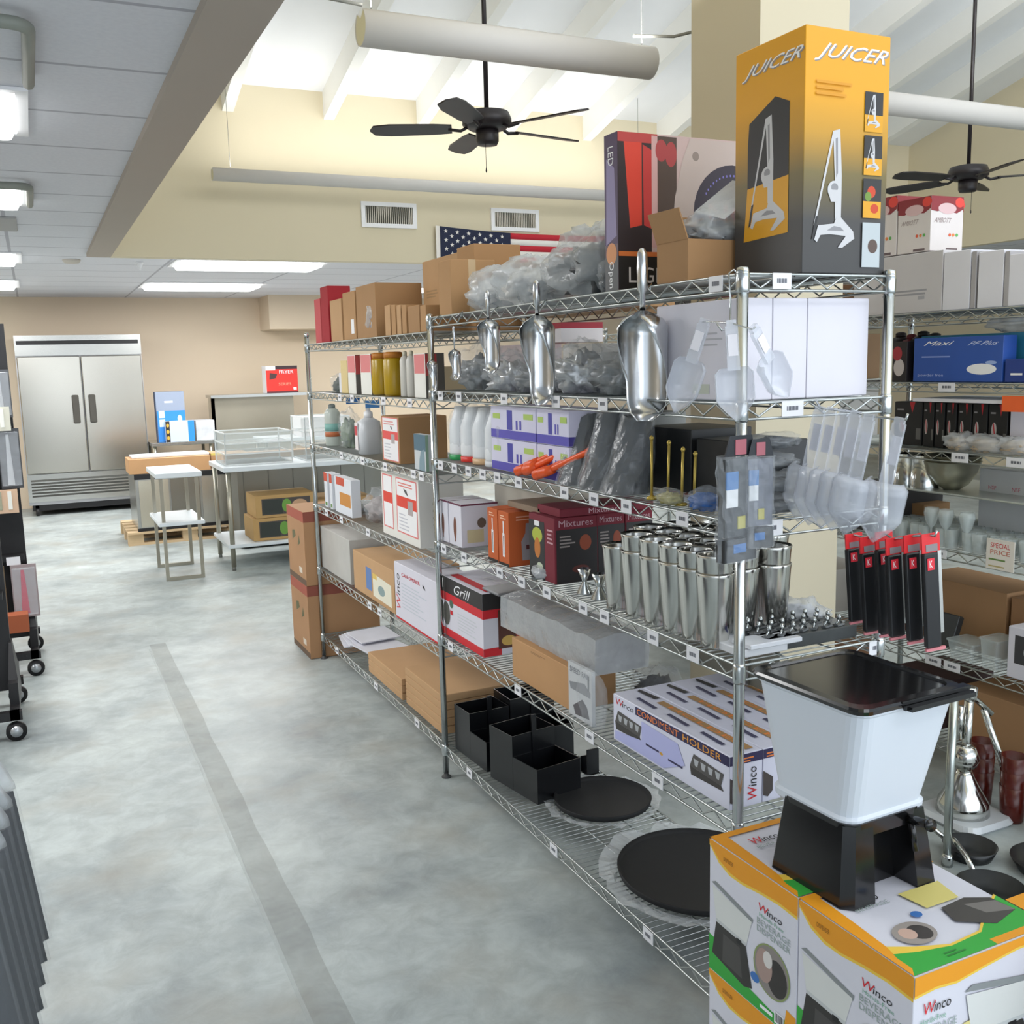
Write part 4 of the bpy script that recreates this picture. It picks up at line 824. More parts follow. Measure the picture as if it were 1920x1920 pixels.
for k in range(3): 
    carton('flat_carton', ['flat tan carton at the bottom of the left stack, bottom shelf', 'flat tan carton in the middle of the left stack, bottom shelf', 'flat tan carton on top of the left stack, bottom shelf'][k], 'box', (1.39, Yat(754, 1.39, z+.05)+.003, z+E_+.034*k), .36, Yat(690, 1.39, z+.05)-Yat(754, 1.39, z+.05)-.01, .032, KRAFT, None, group='left stack of flat cartons')
for k in range(5): 
    carton('flat_carton', ['flat tan carton lowest in the right stack by the shared post', 'flat tan carton second from the bottom in the right stack', 'flat tan carton third from the bottom in the right stack', 'flat tan carton second from the top in the right stack', 'flat tan carton on top of the right stack under the fifth shelf'][k], 'box', (1.395, Yat(828, 1.39, z+.05)+.004, z+E_+.034*k), .35, Yat(757, 1.39, z+.05)-Yat(828, 1.39, z+.05)-.02, .032, KRAFT, None, group='right stack of flat cartons')
t = bag('plastic_bag', 'small clear bag at the back of the bottom shelf above the leaflets', 1.66, 4.66, z, .08, .10, .04, 99, FILM, mat('c9ccd8', .4, 0, .3))
# ================================================================= FOREGROUND BEVERAGE DISPENSER BOXES
BX, BZ = 1.25, .612; BB = mat('d9d9e3', .42, 0, .02); OR1 = ink('e79a1c'); YL = ink('ecc64a'); GN = ink('35a63e'); DG = ink('33312f'); TGR = ink('9aa8a4'); BLU = ink('3c72b8')
def photo_disp(d, f, a, w, t, h, flip=1):     # picture of the dispenser printed on the box
    q = lambda pts, m: d.p(f, [(a+x*w, t+y*h) for x, y in pts], m)
    q([(0, .88), (.10, .92), (1.0, .80), (.98, .74), (.60, .80), (.15, .86)], ink('8a8f90')); q([(.02, .85), (.97, .76), (.86, .48), (.70, .42), (.30, .42), (.12, .48)], ink('d9dbd8'))
    q([(.12, .50), (.86, .48), (.86, .45), (.30, .40), (.12, .47)], ink('c4c8c8'))
    q([(.12, .46), (.84, .44), (.99, .02), (.80, -.03), (.02, .06)], DG); q([(.30, .38), (.70, .37), (.76, .04), (.28, .06)], ink('4a4846')); q([(.62, .46), (.74, .46), (.74, .40), (.62, .40)], BLACK)
def wave(d, f, m, y0, pts, thick=None):
    d.p(f, pts, m)
def bev(d):
    # aisle side
    f = 'L'; topb = [(0, 1), (0, .93)]+[(s/14, 1-.07-.085*math.sin(PI*min(1, s/14*1.02))**.9-(.0)) for s in range(1, 14)]+[(1, .90), (1, 1)]
    d.p(f, [(0, 1), (0, .955), (.12, .86), (.25, .82), (.4, .82), (.6, .845), (.8, .86), (1, .85), (1, 1)], YL)
    d.p(f, [(0, 1), (0, .97), (.12, .885), (.25, .845), (.4, .84), (.6, .865), (.8, .88), (1, .87), (1, 1)], OR1)
    d.p(f, [(0, 0), (1, 0), (1, .10), (.75, .07), (.5, .10), (.3, .16), (.12, .26), (0, .27)], GN)
    d.p(f, [(1, 0), (1, .16), (.9, .17), (.88, .02)], OR1)
    photo_disp(d, f, .03, .50, .10, .66)
    brand(d, f, .58, .73, .26, .055); d.t(f, .60, .69, .26, .028, 'Hands-Free', ink('7fae96')); d.t(f, .575, .63, .36, .045, 'BEVERAGE', TGR); d.t(f, .575, .575, .36, .045, 'DISPENSER', TGR)
    d.o(f, .74, .35, .20, .185, ink('8a9a60'), 28); d.o(f, .74, .35, .185, .175, ink('8b8480'), 28); d.o(f, .80, .33, .11, .13, ink('34302e')); d.o(f, .66, .36, .09, .12, ink('a88f86')); d.o(f, .70, .42, .05, .06, ink('d8d4d0')); d.o(f, .56, .22, .05, .035, BLU)
    d.t(f, .18, .905, .12, .03, 'DISPENSER', ink('8a5c10')); d.r(f, .62, .035, .76, .06, WHITE); barcode(d, f, .78, .015, .10, .085)
    # near side
    f = 'F'
    d.p(f, [(0, 1), (0, .87), (.15, .885), (.3, .87), (.5, .90), (.75, .93), (1, .93), (1, 1)], YL); d.p(f, [(0, 1), (0, .885), (.15, .90), (.3, .885), (.5, .915), (.75, .945), (1, .945), (1, 1)], OR1)
    d.p(f, [(0, 0), (1, 0), (1, .25), (.6, .1), (.3, .08), (0, .12)], GN); brand(d, f, .06, .75, .20, .07); d.t(f, .05, .69, .18, .035, 'Hands-Free', ink('7fae96')); d.t(f, .05, .62, .26, .05, 'BEVERAGE', TGR); d.t(f, .05, .555, .26, .05, 'DISPENSER', TGR)
    d.p(f, [(.38, .30), (.70, .32), (.72, .62), (.36, .60)], ink('dcd08a')); photo_disp(d, f, .36, .55, .14, .74)
    # top
    f = 'T'
    d.p(f, [(0, 1), (0, 0), (.16, 0), (.10, .2), (.045, .45), (.06, .7), (.11, .9), (.16, 1)], OR1) if False else d.p(f, [(0, 0), (.13, .0), (.07, .30), (.09, .62), (.10, .93), (1, .93), (1, 1), (0, 1)], OR1)
    d.p(f, [(0.0, 0), (.84, 0), (.84, .06), (1, .06), (1, .42), (.80, .30), (.62, .16), (.38, .14), (.20, .22), (.07, .30)], YL); d.p(f, [(.0, 0), (.60, 0), (.60, .06), (1, .06), (1, .40), (.80, .28), (.62, .14), (.38, .12), (.18, .17), (.05, .22)], GN)
    d.p(f, [(0, 0), (.0, .22), (.04, .24), (.04, .06)], OR1); d.r(f, .60, 0, 1, .06, OR1)
    brand(d, f, .18, .74, .22, .09); d.t(f, .18, .67, .24, .04, 'BEVERAGE', TGR)
    d.o(f, .30, .33, .13, .12, ink('9a928c'), 24); d.o(f, .33, .32, .07, .08, ink('3f3a38')); d.o(f, .26, .34, .05, .06, ink('c8a898')); d.o(f, .45, .48, .035, .035, BLU)
    d.p(f, [(.55, .50), (.80, .50), (.84, .72), (.52, .72)], ink('dccf7c')); d.p(f, [(.58, .30), (.76, .16), (.97, .22), (.95, .40), (.82, .48), (.62, .46)], ink('45423f')); d.p(f, [(.76, .42), (.95, .36), (.97, .22), (.80, .28)], ink('77736f'))
    d.lines(f, .28, .045, .42, .10, 2, ink('2c7a34'))
def bev_box(lab, x, y, z, group='beverage dispenser boxes'):
    return carton('beverage_dispenser_box', lab, 'box', (x, y, z+.0008), .335, .281, .3045, BB, bev, group=group)
bev_box('beverage dispenser box on top of its stack against the rack corner post, under the dispenser', BX, 1.396, .3065)
bev_box('beverage dispenser box at the front of the picture, nearest the camera on top', BX, 1.112, .3065)
bev_box('lower beverage dispenser box under the one against the rack post', BX, 1.396, 0)
bev_box('lower beverage dispenser box under the nearest one', BX, 1.112, 0)
bev_box('beverage dispenser box at the bottom right, only its orange corner in view', BX+.338, .925, .3065)
bev_box('lower beverage dispenser box at the right picture edge', BX+.338, .925, 0)
# dispenser
t = thing('beverage_dispenser', 'black and frosted white beverage dispenser standing on the orange and green boxes', 'dispenser', (1.405, 1.425, BZ+.001), R(2))
GB1 = mat('121213', .16, 0, .04, spec=.6)
def U(s): a, b = .118*s, .112*s; return [(-a+.02, -b), (-a, -b+.02), (-a, b-.02), (-a+.02, b), (a-.02, b), (a, b-.02), (a, -b), (a*.60, -b), (a*.56, -b*.5), (-a*.35, -b*.5), (-a*.38, -b)]
g = G(); g.prism(U(1), 0, .155, GB1, 1, .84); g.loft([(.130, -.1, -.095, .1, .095), (.158, -.1, -.095, .1, .095)], GB1, r=.03); g.build('base', t)
cx, cy = .052, .030
FR2 = mat('d4dbe4', .38, 0, .02, 5., spec=.5)
G().loft([(.137, -.088, -.080, .112, .118), (.150, -.097, -.090, .122, .130), (.163, -.098, -.091, .124, .131), (.168, -.092, -.086, .118, .126), (.38, -.112, -.126, .150, .160), (.384, -.116, -.130, .153, .164), (.392, -.116, -.130, .153, .164)], FR2, r=.035, n=5, smooth=False).build('tank', t)
ld = G().loft([(.390, -.121, -.135, .157, .168), (.398, -.124, -.138, .160, .171), (.403, -.121, -.135, .157, .168), (.404, -.105, -.118, .142, .153), (.400, -.102, -.115, .139, .150)], GB1, r=.03, n=5).build('lid', t)
g = G()
for k in range(3): g.box(-.02, -.146-.012*(k == 2)+.010*k, .388+.004*k, .165, -.140+.010*k, .395+.004*k, GB1)
g.box(-.01, -.152, .385, .163, -.13, .394, GB1); g.build('lid_grip', ld)
g = G().cyl((.058, -.085, .138), (.050, -.150, .152), .009, GB1, n=14).cyl((.050, -.150, .152), (.049, -.155, .153), .0125, GB1, n=14).cyl((.058, -.100, .143), (.062, -.110, .08), .007, GB1, n=10); g.build('spigot', t)
# ================================================================= HANGING SCOOPS
def scoop(name, lab, x, y, ztop, hl, bl, r, rz, m=ALU, group=None, sol=.0012, tagc=False):
    t = thing(name, lab, 'scoop', (x, y, ztop), rz, group)
    # bowl: half open tube whose mouth faces -x (local), axis down
    g = G(); n = 18; rings = []; N = 14
    for i in range(N+1):
        q = i/N; zz = -hl-bl*q
        rr = r*(math.sin(min(1, q/.16+.12)*PI/2) if q < .14 else 1)*(1-.10*q) * (1 if q < .8 else math.sqrt(max(.04, 1-((q-.8)/.215)**2)))
        ha = R(172-98*min(1, q/.62)**.8) if q > .03 else R(179)
        ring = []
        for k in range(n+1):
            a = -ha+2*ha*k/n; ring.append((rr*math.cos(a), rr*math.sin(a)*1.0, zz))
        rings.append(ring)
    g.rings(rings, m, True, False, closed=False)
    g.rings([[(p[0]*1.0, p[1], -hl+.0) for p in rings[0]], rings[0]], m, True, True, closed=False)
    g.build('scoop_bowl', t, solid=sol)
    hr = r*.20
    G().lathe(0, 0, [(hr*.55, -hl-.004), (hr*.6, -hl*.72), (hr, -hl*.66), (hr*1.08, -hl*.3), (hr*1.0, -hl*.08), (hr*.5, 0), (.0005, .002)], m, 14).build('handle', t)
    return t
xs = XF-.040
def hs(lab, u, vt, vm, vb, r, rz):
    y = Yat(u, xs, 1.7); zt_, zm, zb_ = Zat(vt, xs, y), Zat(vm, xs, y), Zat(vb, xs, y)
    t = scoop('metal_scoop', lab, xs, y, zt_, zt_-zm, zm-zb_, r, rz, group='metal scoops on the top rail')
    G().tube([(.012, 0, -(zt_-1.823)-.012), (.045, 0, 1.829-zt_), (.036, 0, 1.812-zt_)], .002, CHROME, 6).build('hook', t); return t
hs('largest polished scoop, hanging nearest the white cartons', 1205, 466, 583, 790, .062, R(28))
hs('second largest polished scoop, hanging in the middle of the top rail', 1008, 526, 592, 760, .052, R(22))
hs('medium polished scoop hanging left of the second largest', 917, 545, 598, 700, .037, R(18))
hs('small thin scoop hanging near the shared post', 852, 612, 655, 712, .022, R(20))
hs('smallest spoon like scoop hanging right at the shared post', 809, 613, 675, 735, .020, R(5))
# clear plastic scoops on the hook by the corner post
CLR = mat('dde2ec', .18, 0, .06, 14., .36, spec=.9)
def cscoop(lab, u, v0, vm, v1, x, dy, r, rz, tilt, group, hz=None):
    y = Yat(u, x, 1.4)+dy if hz is None else hz; zt_, zm, zb_ = Zat(v0, x, y), Zat(vm, x, y), Zat(v1, x, y)
    t = thing('plastic_scoop', lab, 'scoop', (x, y, zt_), 0, group); hl = zt_-zm; bl = zm-zb_
    M = Matrix.Rotation(rz, 4, 'Z') @ Matrix.Rotation(tilt, 4, 'X')
    g = G(); n = 12; rings = []
    for i in range(11):
        q = i/10; zz = -hl-bl*q; rr = r*(.75+.25*min(1, q/.1))*(1 if q < .6 else max(.04, 1-((q-.6)/.41)**1.25)); ha = R(105)
        rings.append([(rr*.8*math.cos(-ha+2*ha*k/n), rr*math.sin(-ha+2*ha*k/n), zz) for k in range(n+1)])
    g.rings(rings, CLR, True, False, closed=False).xf(M); g.build('scoop_bowl', t, solid=.0018)
    G().box(-.005, -.013, -hl-.005, .005, .013, -.012, CLR).box(-.0055, -.010, -.012, .0055, .010, 0, CLR).xf(M).build('handle', t)
    G().box(-.0075, -.010, -hl*.75, -.0055, .010, -hl*.3, ink('eceaf0')).xf(M).build('price_sticker', t)
    return t
GA = 'clear scoops on the corner hook'
cscoop('clear plastic scoop hanging left on the hook beside the corner post', 1322, 598, 680, 785, 1.325, 0, .038, R(30), R(20), GA)
cscoop('clear plastic scoop hanging straight down in front of the corner post', 1357, 600, 690, 790, 1.310, -.02, .040, R(60), R(-4), GA)
cscoop('clear plastic scoop swung out to the right over the white cartons', 1385, 612, 690, 785, 1.325, -.04, .036, R(100), R(-38), GA)
y = Yat(1368, XF-.01, 1.8)
solo(G().tube([(0.012, 0, 0.0), (0, 0, .008), (-.012, 0, .0), (-.010, -.004, -.06), (-.014, -.008, -.115), (-.03, 0, -.12), (-.04, .004, -.105)], .0022, CHROME, 6), 'wire_hook', 'long wire hook over the top rail beside the corner post', 'hook', (XF, y, 1.826))
def top_(u, v, x, dy): yy = Yat(u, x, 1.4)+dy; return Vector((x, yy, Zat(v, x, yy)-.006))
tp = [top_(1322, 598, 1.325, 0), top_(1357, 600, 1.310, -.02), top_(1385, 612, 1.325, -.04)]; o_ = tp[0]
solo(G().tube([tp[0]-o_+Vector((0, .01, 0)), tp[0]-o_, (tp[0]+tp[1])/2-o_, tp[1]-o_, tp[2]-o_, tp[2]-o_+Vector((0, -.008, .004))], .002, CHROME, 6), 'wire_loop', 'small wire loop joining the three clear scoops by the corner post', 'hook', tuple(o_))
# bagged packs hanging in front of the post
yb_ = YA0-.035
def packs(lab, x, y, ztop, w, h, rz, c):
    t = thing('hanging_pack', lab, 'packet', (x, y, ztop), rz, 'bagged packs hanging on the corner post')
    G().prism([(-w*.40, 0), (w*.40, 0), (w*.40, .003), (-w*.40, .003)], -h*.16, 0, ink('22262c'), 1.15, .8).box(-w*.18, -.002, -h*.15, w*.14, 0, -h*.03, ink('a9606a')).build('header_card', t)
    G().box(-w*.46, .0, -h*.80, w*.44, .02, -h*.18, mat(c, .4, 0, .8, 30.)).box(-w*.45, -.003, -h*.42, -w*.10, 0, -h*.28, ink('3a74b0')).box(-w*.45, -.004, -h*.56, -w*.12, -.001, -h*.42, ink('e6e8ea')).box(-w*.1, -.003, -h*.74, w*.12, 0, -h*.64, ink('b8b04c')).box(-w*.5, -.004, -h, w*.45, .02, -h*.82, ink('202226')).box(-w*.25, -.006, -h*.93, w*.12, -.003, -h*.86, ink('356fb0')).build('pack_contents', t)
    g = G(); rings = []
    for i in range(14):
        q = i/13; ring = []
        for j in range(22):
            th = 2*PI*j/22; nn = 1+.22*noise.noise(Vector((math.cos(th)*2.5, math.sin(th)*2.5, q*8))); ring.append((w*.52*math.cos(th)*nn, .01+.03*math.sin(th)*nn, -h*.16-h*.84*q))
        rings.append(ring)
    g.rings(rings, FILM, False).build('plastic_film', t)
packs('bag of black and blue packs hanging in front of the corner post', 1.345, yb_, 1.485, .105, .27, R(10), '3a3d40')
packs('second bag of silvery packs hanging behind the first on the corner post', 1.395, yb_-.004+.0, 1.475, .07, .235, R(-4), '5f6370')
# clear scoops in a row off the end rail (run toward the camera)
GC = 'row of large clear scoops on the end hook'
row = ((1538, 762, 875, 985), (1560, 764, 880, 992), (1583, 768, 885, 998), (1605, 770, 890, 1003), (1630, 776, 897, 1010), (1688, 783, 905, 1025))
ww = ('first', 'second', 'third', 'fourth', 'fifth', 'sixth')
for k, (u, v0, vm, v1) in enumerate(row):
    x = 1.635+.012*k; y = YA0-.03-.048*k
    x = Xat(u, y, 1.5)
    cscoop(f'{ww[k]} large clear scoop from the left in the row hanging off the rack end', u, v0, vm, v1, x, 0, .046, R(200), R(-11), GC, hz=y)
def arm(name_label, pts):
    x0, y0, z0 = pts[0]; p = [(0, 0, 0), (0, -.012, .004)]+[(px-x0, py-y0, pz-z0) for px, py, pz in pts[1:]]; lx, ly, lz = p[-1]
    solo(G().tube(p+[(lx+.002, ly-.012, lz), (lx+.002, ly-.016, lz+.012)], .0028, CHROME, 6), 'hook_arm', name_label, 'hook', pts[0])
def hung(rowd, y_of, zc): return [(Xat(r[0], y_of(k), zc), y_of(k), Zat(r[1], Xat(r[0], y_of(k), zc), y_of(k))-.004) for k, r in enumerate(rowd)]
pp = hung(row, lambda k: YA0-.03-.048*k, 1.5); arm('chrome hook arm carrying the row of clear scoops', [(pp[0][0], YA0-.003, 1.545)]+pp)
# knife packs
GK = 'black handled tools in red topped packs'
for k, (u, v0, v1) in enumerate(((1597, 1000, 1170), (1624, 1006, 1190), (1652, 996, 1195), (1672, 1008, 1200), (1705, 1002, 1208), (1738, 1000, 1222))):
    y = YA0-.035-.04*k; x = Xat(u, y, 1.1); zt_, zb_ = Zat(v0, x, y), Zat(v1, x, y); h = zt_-zb_
    t = thing('tool_pack', f'{ww[k]} black tool in a red topped pack from the left, hanging off the rack end', 'packet', (x, y, zt_), R(-12), GK); w = .043
    M = Matrix.Rotation(R(-5), 4, 'Y')
    G().box(-w/2, -.002, -h*.16, w/2, .002, 0, ink('e02a30')).box(-w*.3, -.0028, -h*.15, w*.35, -.002, -h*.09, ink('8d8488')).xf(M).build('header_card', t)
    G().bbox(-w/2, -.007, -h*.97, w*.32, .007, -h*.16, mat('16171a', .35, 0, .1), .003).xf(M).build('blade_guard', t)
    d = D(w*.4, .001, h*.10); d.r('F', 0, 0, 1, 1, ink('e02a3c')); d.t('F', .3, .2, .4, .6, 'K', WHITE); d.xf(M @ Matrix.Translation((-w*.35, -.0085, -h*.30))); d.build('brand_tag', t)
    if k > 1: G().box(w*.32, -.004, -h*.85, w*.52, .004, -h*.15, STEEL).xf(M).build('steel_edge', t)
    G().box(-w/2, -.003, -h, w*.6, .003, -h*.975, ink('d8848c')).xf(M).build('bottom_strip', t)
pp = hung(((1597, 1000), (1624, 1006), (1652, 996), (1672, 1008), (1705, 1002), (1738, 1000)), lambda k: YA0-.035-.04*k, 1.1); arm('chrome hook arm carrying the red topped tool packs', [(pp[0][0], YA0-.003, 1.262)]+pp)

# ================================================================= RACK C CONTENTS (right edge)
def rcb(name, label, u0, uc, u2, vt, k, m, dec=None, dx=None, x=XC+.02, h=None, zo=0, group=None, rz=0):
    z = SCZ[k]+E_+zo; y1 = Yat(u0, x, z+.05); y0 = Yat(uc, x, z+.05)
    if h is None: h = Zat(vt, x, y0)-z
    if dx is None: dx = max(.05, Xat(u2, y0, z+.05)-x)
    return carton(name, label, 'box', (x, y0+.001, z), dx, y1-y0-.002, h, m, dec, rz, group)
def long_w(d): d.lines('L', .35, .30, .85, .42, 2, ink('9a9aa0'), .5); d.r('L', .75, .22, .82, .28, ink('a8a8ae'))
rcb('large_carton', 'long pale grey carton with faint printing on top of the far right rack', 1600, 1766, 0, 468, 0, mat('cbc8ca', .6, 0, .03), long_w, dx=.40)
for k, (u0, uc) in enumerate(((1767, 1818), (1832, 1880), (1890, 1975))):
    rcb('white_carton', ['white carton standing right of the long grey carton on the far right rack', 'second white carton on top of the far right rack', 'white carton with a dark window at the right picture edge on top of the rack'][k], u0, uc, 0, 467, 0, mat('e0e0e8', .55, 0, .03), (lambda d: d.r('L', .5, .15, .9, .6, ink('4a484c'))) if k == 2 else None, dx=.38, group='white cartons on the far right rack')
    if k < 2: rcb('grey_carton', ['grey carton edge between the first two white cartons', 'grey carton edge left of the picture edge'][k], uc+1, uc+11, 0, 470, 0, mat('a9a6a8', .6), None, dx=.36)
def amb(d):
    amb1(d, 'L'); amb1(d, 'F')
def amb1(d, fc):
    d.r(fc, 0, .82, 1, 1, ink('8a2c34')); d.p(fc, [(0, .82), (0, .74), (.2, .72), (.4, .78), (.6, .72), (.8, .70), (1, .78), (1, .82)], ink('8a2c34')); d.o(fc, .5, .78, .28, .10, ink('d8b8ba')); d.o(fc, .88, .9, .14, .09, ink('e0463c'))
    d.t(fc, .10, .52, .5, .09, 'AMBOTT', ink('a09090'), .1)
    for k, c in enumerate(('e0603c', 'e8884a', '5fae5a')): d.o(fc, .60+.11*k, .30, .04, .03, ink(c))
    d.r(fc, .5, .02, .85, .06, ink('6a5a5c'))
yA = .30
zm_ = Zat(466, XC+.02, Yat(1766, XC+.02, 1.9))+.003
for k, (u0, uc) in enumerate(((1620, 1682), (1683, 1746))):
    y1 = Yat(u0, XC+.05, 2.15); y0 = Yat(uc, XC+.05, 2.15)
    carton('maroon_topped_carton', ['maroon topped white carton partly behind the juicer box', 'maroon topped white carton in full view high on the right rack'][k], 'box', (XC+.05, y0+.002, zm_), Xat(1805, y0, 2.1)-XC-.05, y1-y0-.004, Zat(366, XC+.05, y0)-zm_, mat('dcd6d4', .5), amb, group='maroon topped cartons')
# shelf 2 of C
for k, (u, r, h, c) in enumerate(((1688, .05, .2, '2a2426'), (1708, .045, .19, '7a2c34'), (1730, .055, .2, '1d1d1f'), (1752, .05, .19, '3a3636'))):
    x = XC+.28; y = Yat(u, x, 1.62)
    bottle('dark_jar', ['black jar behind the corner post on the far right rack', 'maroon jar behind the blue glove box', 'large black jar left of the blue glove box', 'dark grey jar behind the blue glove box'][k], x, y, SCZ[1], r, h, mat(c, .4), mat(c, .5), 'lid')
rcb('santa_carton', 'dark carton with red and white ball print left of the blue glove box', 1664, 1700, 0, 640, 1, ink('241f22'), lambda d: (d.o('L', .6, .35, .28, .22, ink('c9c0be')), d.o('L', .5, .7, .25, .18, ink('a8323c'))), dx=.14)
def blue(d):
    d.t('L', .12, .82, .30, .10, 'Maxi', WHITE, .2); d.t('L', .62, .80, .3, .09, 'PF Plus', ink('c8d4f0'), .2); d.o('L', .78, .28, .16, .12, WHITE); d.o('L', .88, .42, .06, .04, ink('9ab0e0')); d.lines('L', .1, .55, .6, .62, 1, ink('8aa0dc')); d.t('L', .06, .10, .3, .08, 'powder free', ink('aebde6'))
BLB = mat('2c55a8', .4, 0, .08)
o = rcb('glove_carton', 'large royal blue glove carton leaning on the far right rack', 1712, 1880, 0, 628, 1, BLB, blue, dx=.07)
carton('glove_carton', 'turquoise glove carton with red dots behind the royal blue one', 'box', (XC+.11, Yat(1960, XC+.11, 1.6), SCZ[1]+E_), .2, .55, .175, mat('2f7fa0', .45), lambda d: [d.o('L', a, t, .03, .09, ink('c25a60')) for a in (.62, .76, .90) for t in (.3, .72)])
rcb('blue_carton', 'small navy carton at the right picture edge below the turquoise one', 1884, 1960, 0, 672, 1, ink('1f3c88'), lambda d: d.lines('L', .15, .3, .6, .5, 1, WHITE), dx=.08)
solo(blob_g(.09, .12, .032, 120, FILM2, .3), 'plastic_bag', 'pale plastic wrapped ball above the turquoise carton on the far right rack', 'bag', (XC+.26, 2.62, SCZ[1]+.178))
# shelf 3 of C
def blk(d):
    d.p('L', [(.55, 1), (.75, 1), (.65, .75)], ink('c82c34')) ; d.o('L', .30, .45, .14, .17, ink('c9c4c2')); d.p('L', [(.22, .58), (.28, .62), (.38, .34), (.33, .30)], ink('c23038')); d.lines('L', .1, .8, .45, .88, 1, ink('9a9696')); d.r('L', .8, .15, .97, .4, ink('6c6a68'))
for k, (u0, uc) in enumerate(((1676, 1728), (1730, 1750), (1752, 1770), (1773, 1792), (1795, 1820), (1822, 1850), (1852, 1888))):
    rcb('black_carton', f'{(ww+("seventh",))[k]} black carton from the left with a red and white ladle print, right rack', u0, uc, 0, 758, 2, ink('1a1a1b'), blk if k else (lambda d: (blk(d),)), dx=.16, x=XC+.10, h=.175, group='black ladle cartons')
rcb('white_carton', 'white carton at the right edge beside the black ladle cartons', 1892, 1975, 0, 745, 2, WBOX, None, dx=.2, x=XC+.1, h=.2)
for k, (u, rx) in enumerate(((1800, .09), (1850, .12), (1905, .10))):
    bag('plastic_bag', ['beige bag of small goods in front of the black cartons on the right rack', 'larger beige bag of small goods, middle, right rack', 'beige bag at the right picture edge with yellow pieces'][k], XC+.055, Yat(u, XC+.05, 1.3), SCZ[2], .05, rx*.75, .035, 130+k, FILM2, mat('c9b69c', .6, 0, .35, 30.))
solo(G().box(0, 0, 0, .3, .5, .012, ink('e4e4ea')), 'white_tray', 'white flat packs hanging just under the second shelf of the right rack', 'tray', (XC+.01, 2.38, SCZ[1]-.075))
solo(G().box(-.002, 0, 0, 0, .10, .055, ink('f0662c')).lathe(0, 0, [(.001, 0), (.001, .001)], WHITE, 4), 'orange_sign', 'small orange sign at the right picture edge on the right rack', 'sign', (XC-.01, 2.36, SCZ[1]-.10))
# shelf 4 of C (between .90 and 1.275)
for k, (u, r) in enumerate(((1722, .055), (1745, .05))):
    x = XC+.12; y = Yat(u, x, 1.0)
solo(G().bbox(0, 0, 0, .42, .9, .008, mat('b9beb9', .3, .6, .1)), 'glass_shelf_insert', 'thin shelf panel carrying the steel bowls on the right rack', 'panel', (XC+.02, 2.1, 1.105))
for k, (u, r, h) in enumerate(((1700, .055, .13), (1735, .06, .13))):
    x = XC+.10; y = Yat(u, x, 1.15)
    solo(G().lathe(0, 0, [(r, 0), (r, .004), (r, h), (r-.003, h), (r-.003, .006), (0, .006)], CHROME, 24, caps=False), 'steel_canister', ['round steel canister on the right rack behind the clear scoop', 'shiny steel canister left of the steel bowls on the right rack'][k], 'canister', (x, y, 1.1135))
for k in range(3):
    x = XC+.13; y = Yat(1785, x, 1.15)
    solo(G().lathe(0, 0, [(.03, 0), (.06, .02), (.095, .07), (.105, .11), (.108, .112), (.102, .108), (.057, .024), (0, .006)], mat('b7b5a4', .3, .9, .08), 26, caps=False), 'steel_bowl', ['outermost nested steel bowl on the right rack', 'middle nested steel bowl on the right rack', 'innermost nested steel bowl on the right rack'][k], 'bowl', (x, y, 1.1135+.012*k), 0, 'nested steel bowls')
rcb('grey_carton', 'large pale grey carton with faint red print at the right picture edge, right rack', 1832, 1985, 0, 872, 3, mat('c3c6c8', .55), lambda d: (d.t('L', .12, .74, .1, .05, 'NSF', ink('c06070')), d.t('L', .42, .74, .1, .05, 'NSF', ink('c06070'))), dx=.25, x=XC+.18, h=.30)
rcb('carton', 'small brown carton behind the glassware on the right rack', 1690, 1732, 0, 930, 3, KRAFT2, None, dx=.15, x=XC+.2, h=.12)
# glassware in front: little glasses
glass0 = None; lbg = ''
gg = G().lathe(0, 0, [(.022, 0), (.024, .003), (.028, .075), (.027, .075), (.022, .01), (0, .01)], GLASS, 12, caps=False)
for i in range(16):
    for j in range(5):
        x = XC+.03+.062*j; y = 2.12+.062*i+.01*math.sin(i*3+j)
        if x > XC+.17 and y < 2.72: continue
        lbg = f"small clear glass, {['front', 'second', 'third', 'fourth', 'back'][j]} row, {['first','second','third','fourth','fifth','sixth','seventh','eighth','ninth','tenth','eleventh','twelfth','thirteenth','fourteenth','fifteenth','sixteenth'][i]} from the right, right rack"
        if glass0 is None: glass0 = solo(gg, 'drinking_glass', lbg, 'glass', (x, y, SCZ[3]+E_), 0, 'small glasses on the right rack')
        else: c = glass0.copy(); COL.objects.link(c); c.location = (x, y, SCZ[3]+E_); c['label'] = lbg
for k, (u, v) in enumerate(((1768, 905), (1795, 910), (1835, 905))):
    x = XC+.06; y = Yat(u, x, 1.0)
    solo(G().lathe(0, 0, [(.025, 0), (.004, .006), (.004, .07), (.02, .09), (.03, .13), (.026, .15), (.025, .15), (.0, .085)], GLASS, 16, caps=False), 'wine_glass', ['tall stemmed glass rising from the small glasses, left', 'tall stemmed glass in the middle of the glassware', 'tall stemmed glass at the right of the glassware'][k], 'glass', (x-.045, y+.015, SCZ[3]+E_), 0, 'stemmed glasses')
t = thing('shelf_sign', 'white shelf card with red and green printing on the right rack rail', 'sign', (XC-.012, Yat(1905, XC, .9), SCZ[3]-.035))
d = D(.004, .115, .11); d.box(0, 0, 0, .004, .115, .11, ink('e6e0d6')); d.build('card', t)
d = D(.004, .115, .11); d.t('L', .15, .72, .7, .16, 'SPECIAL', RED); d.t('L', .15, .5, .7, .15, 'PRICE', ink('c86a50')); d.lines('L', .1, .30, .9, .42, 1, ink('6a8a4a')); d.lines('L', .1, .08, .8, .18, 1, ink('b8a870')); d.build('printed_label', t)
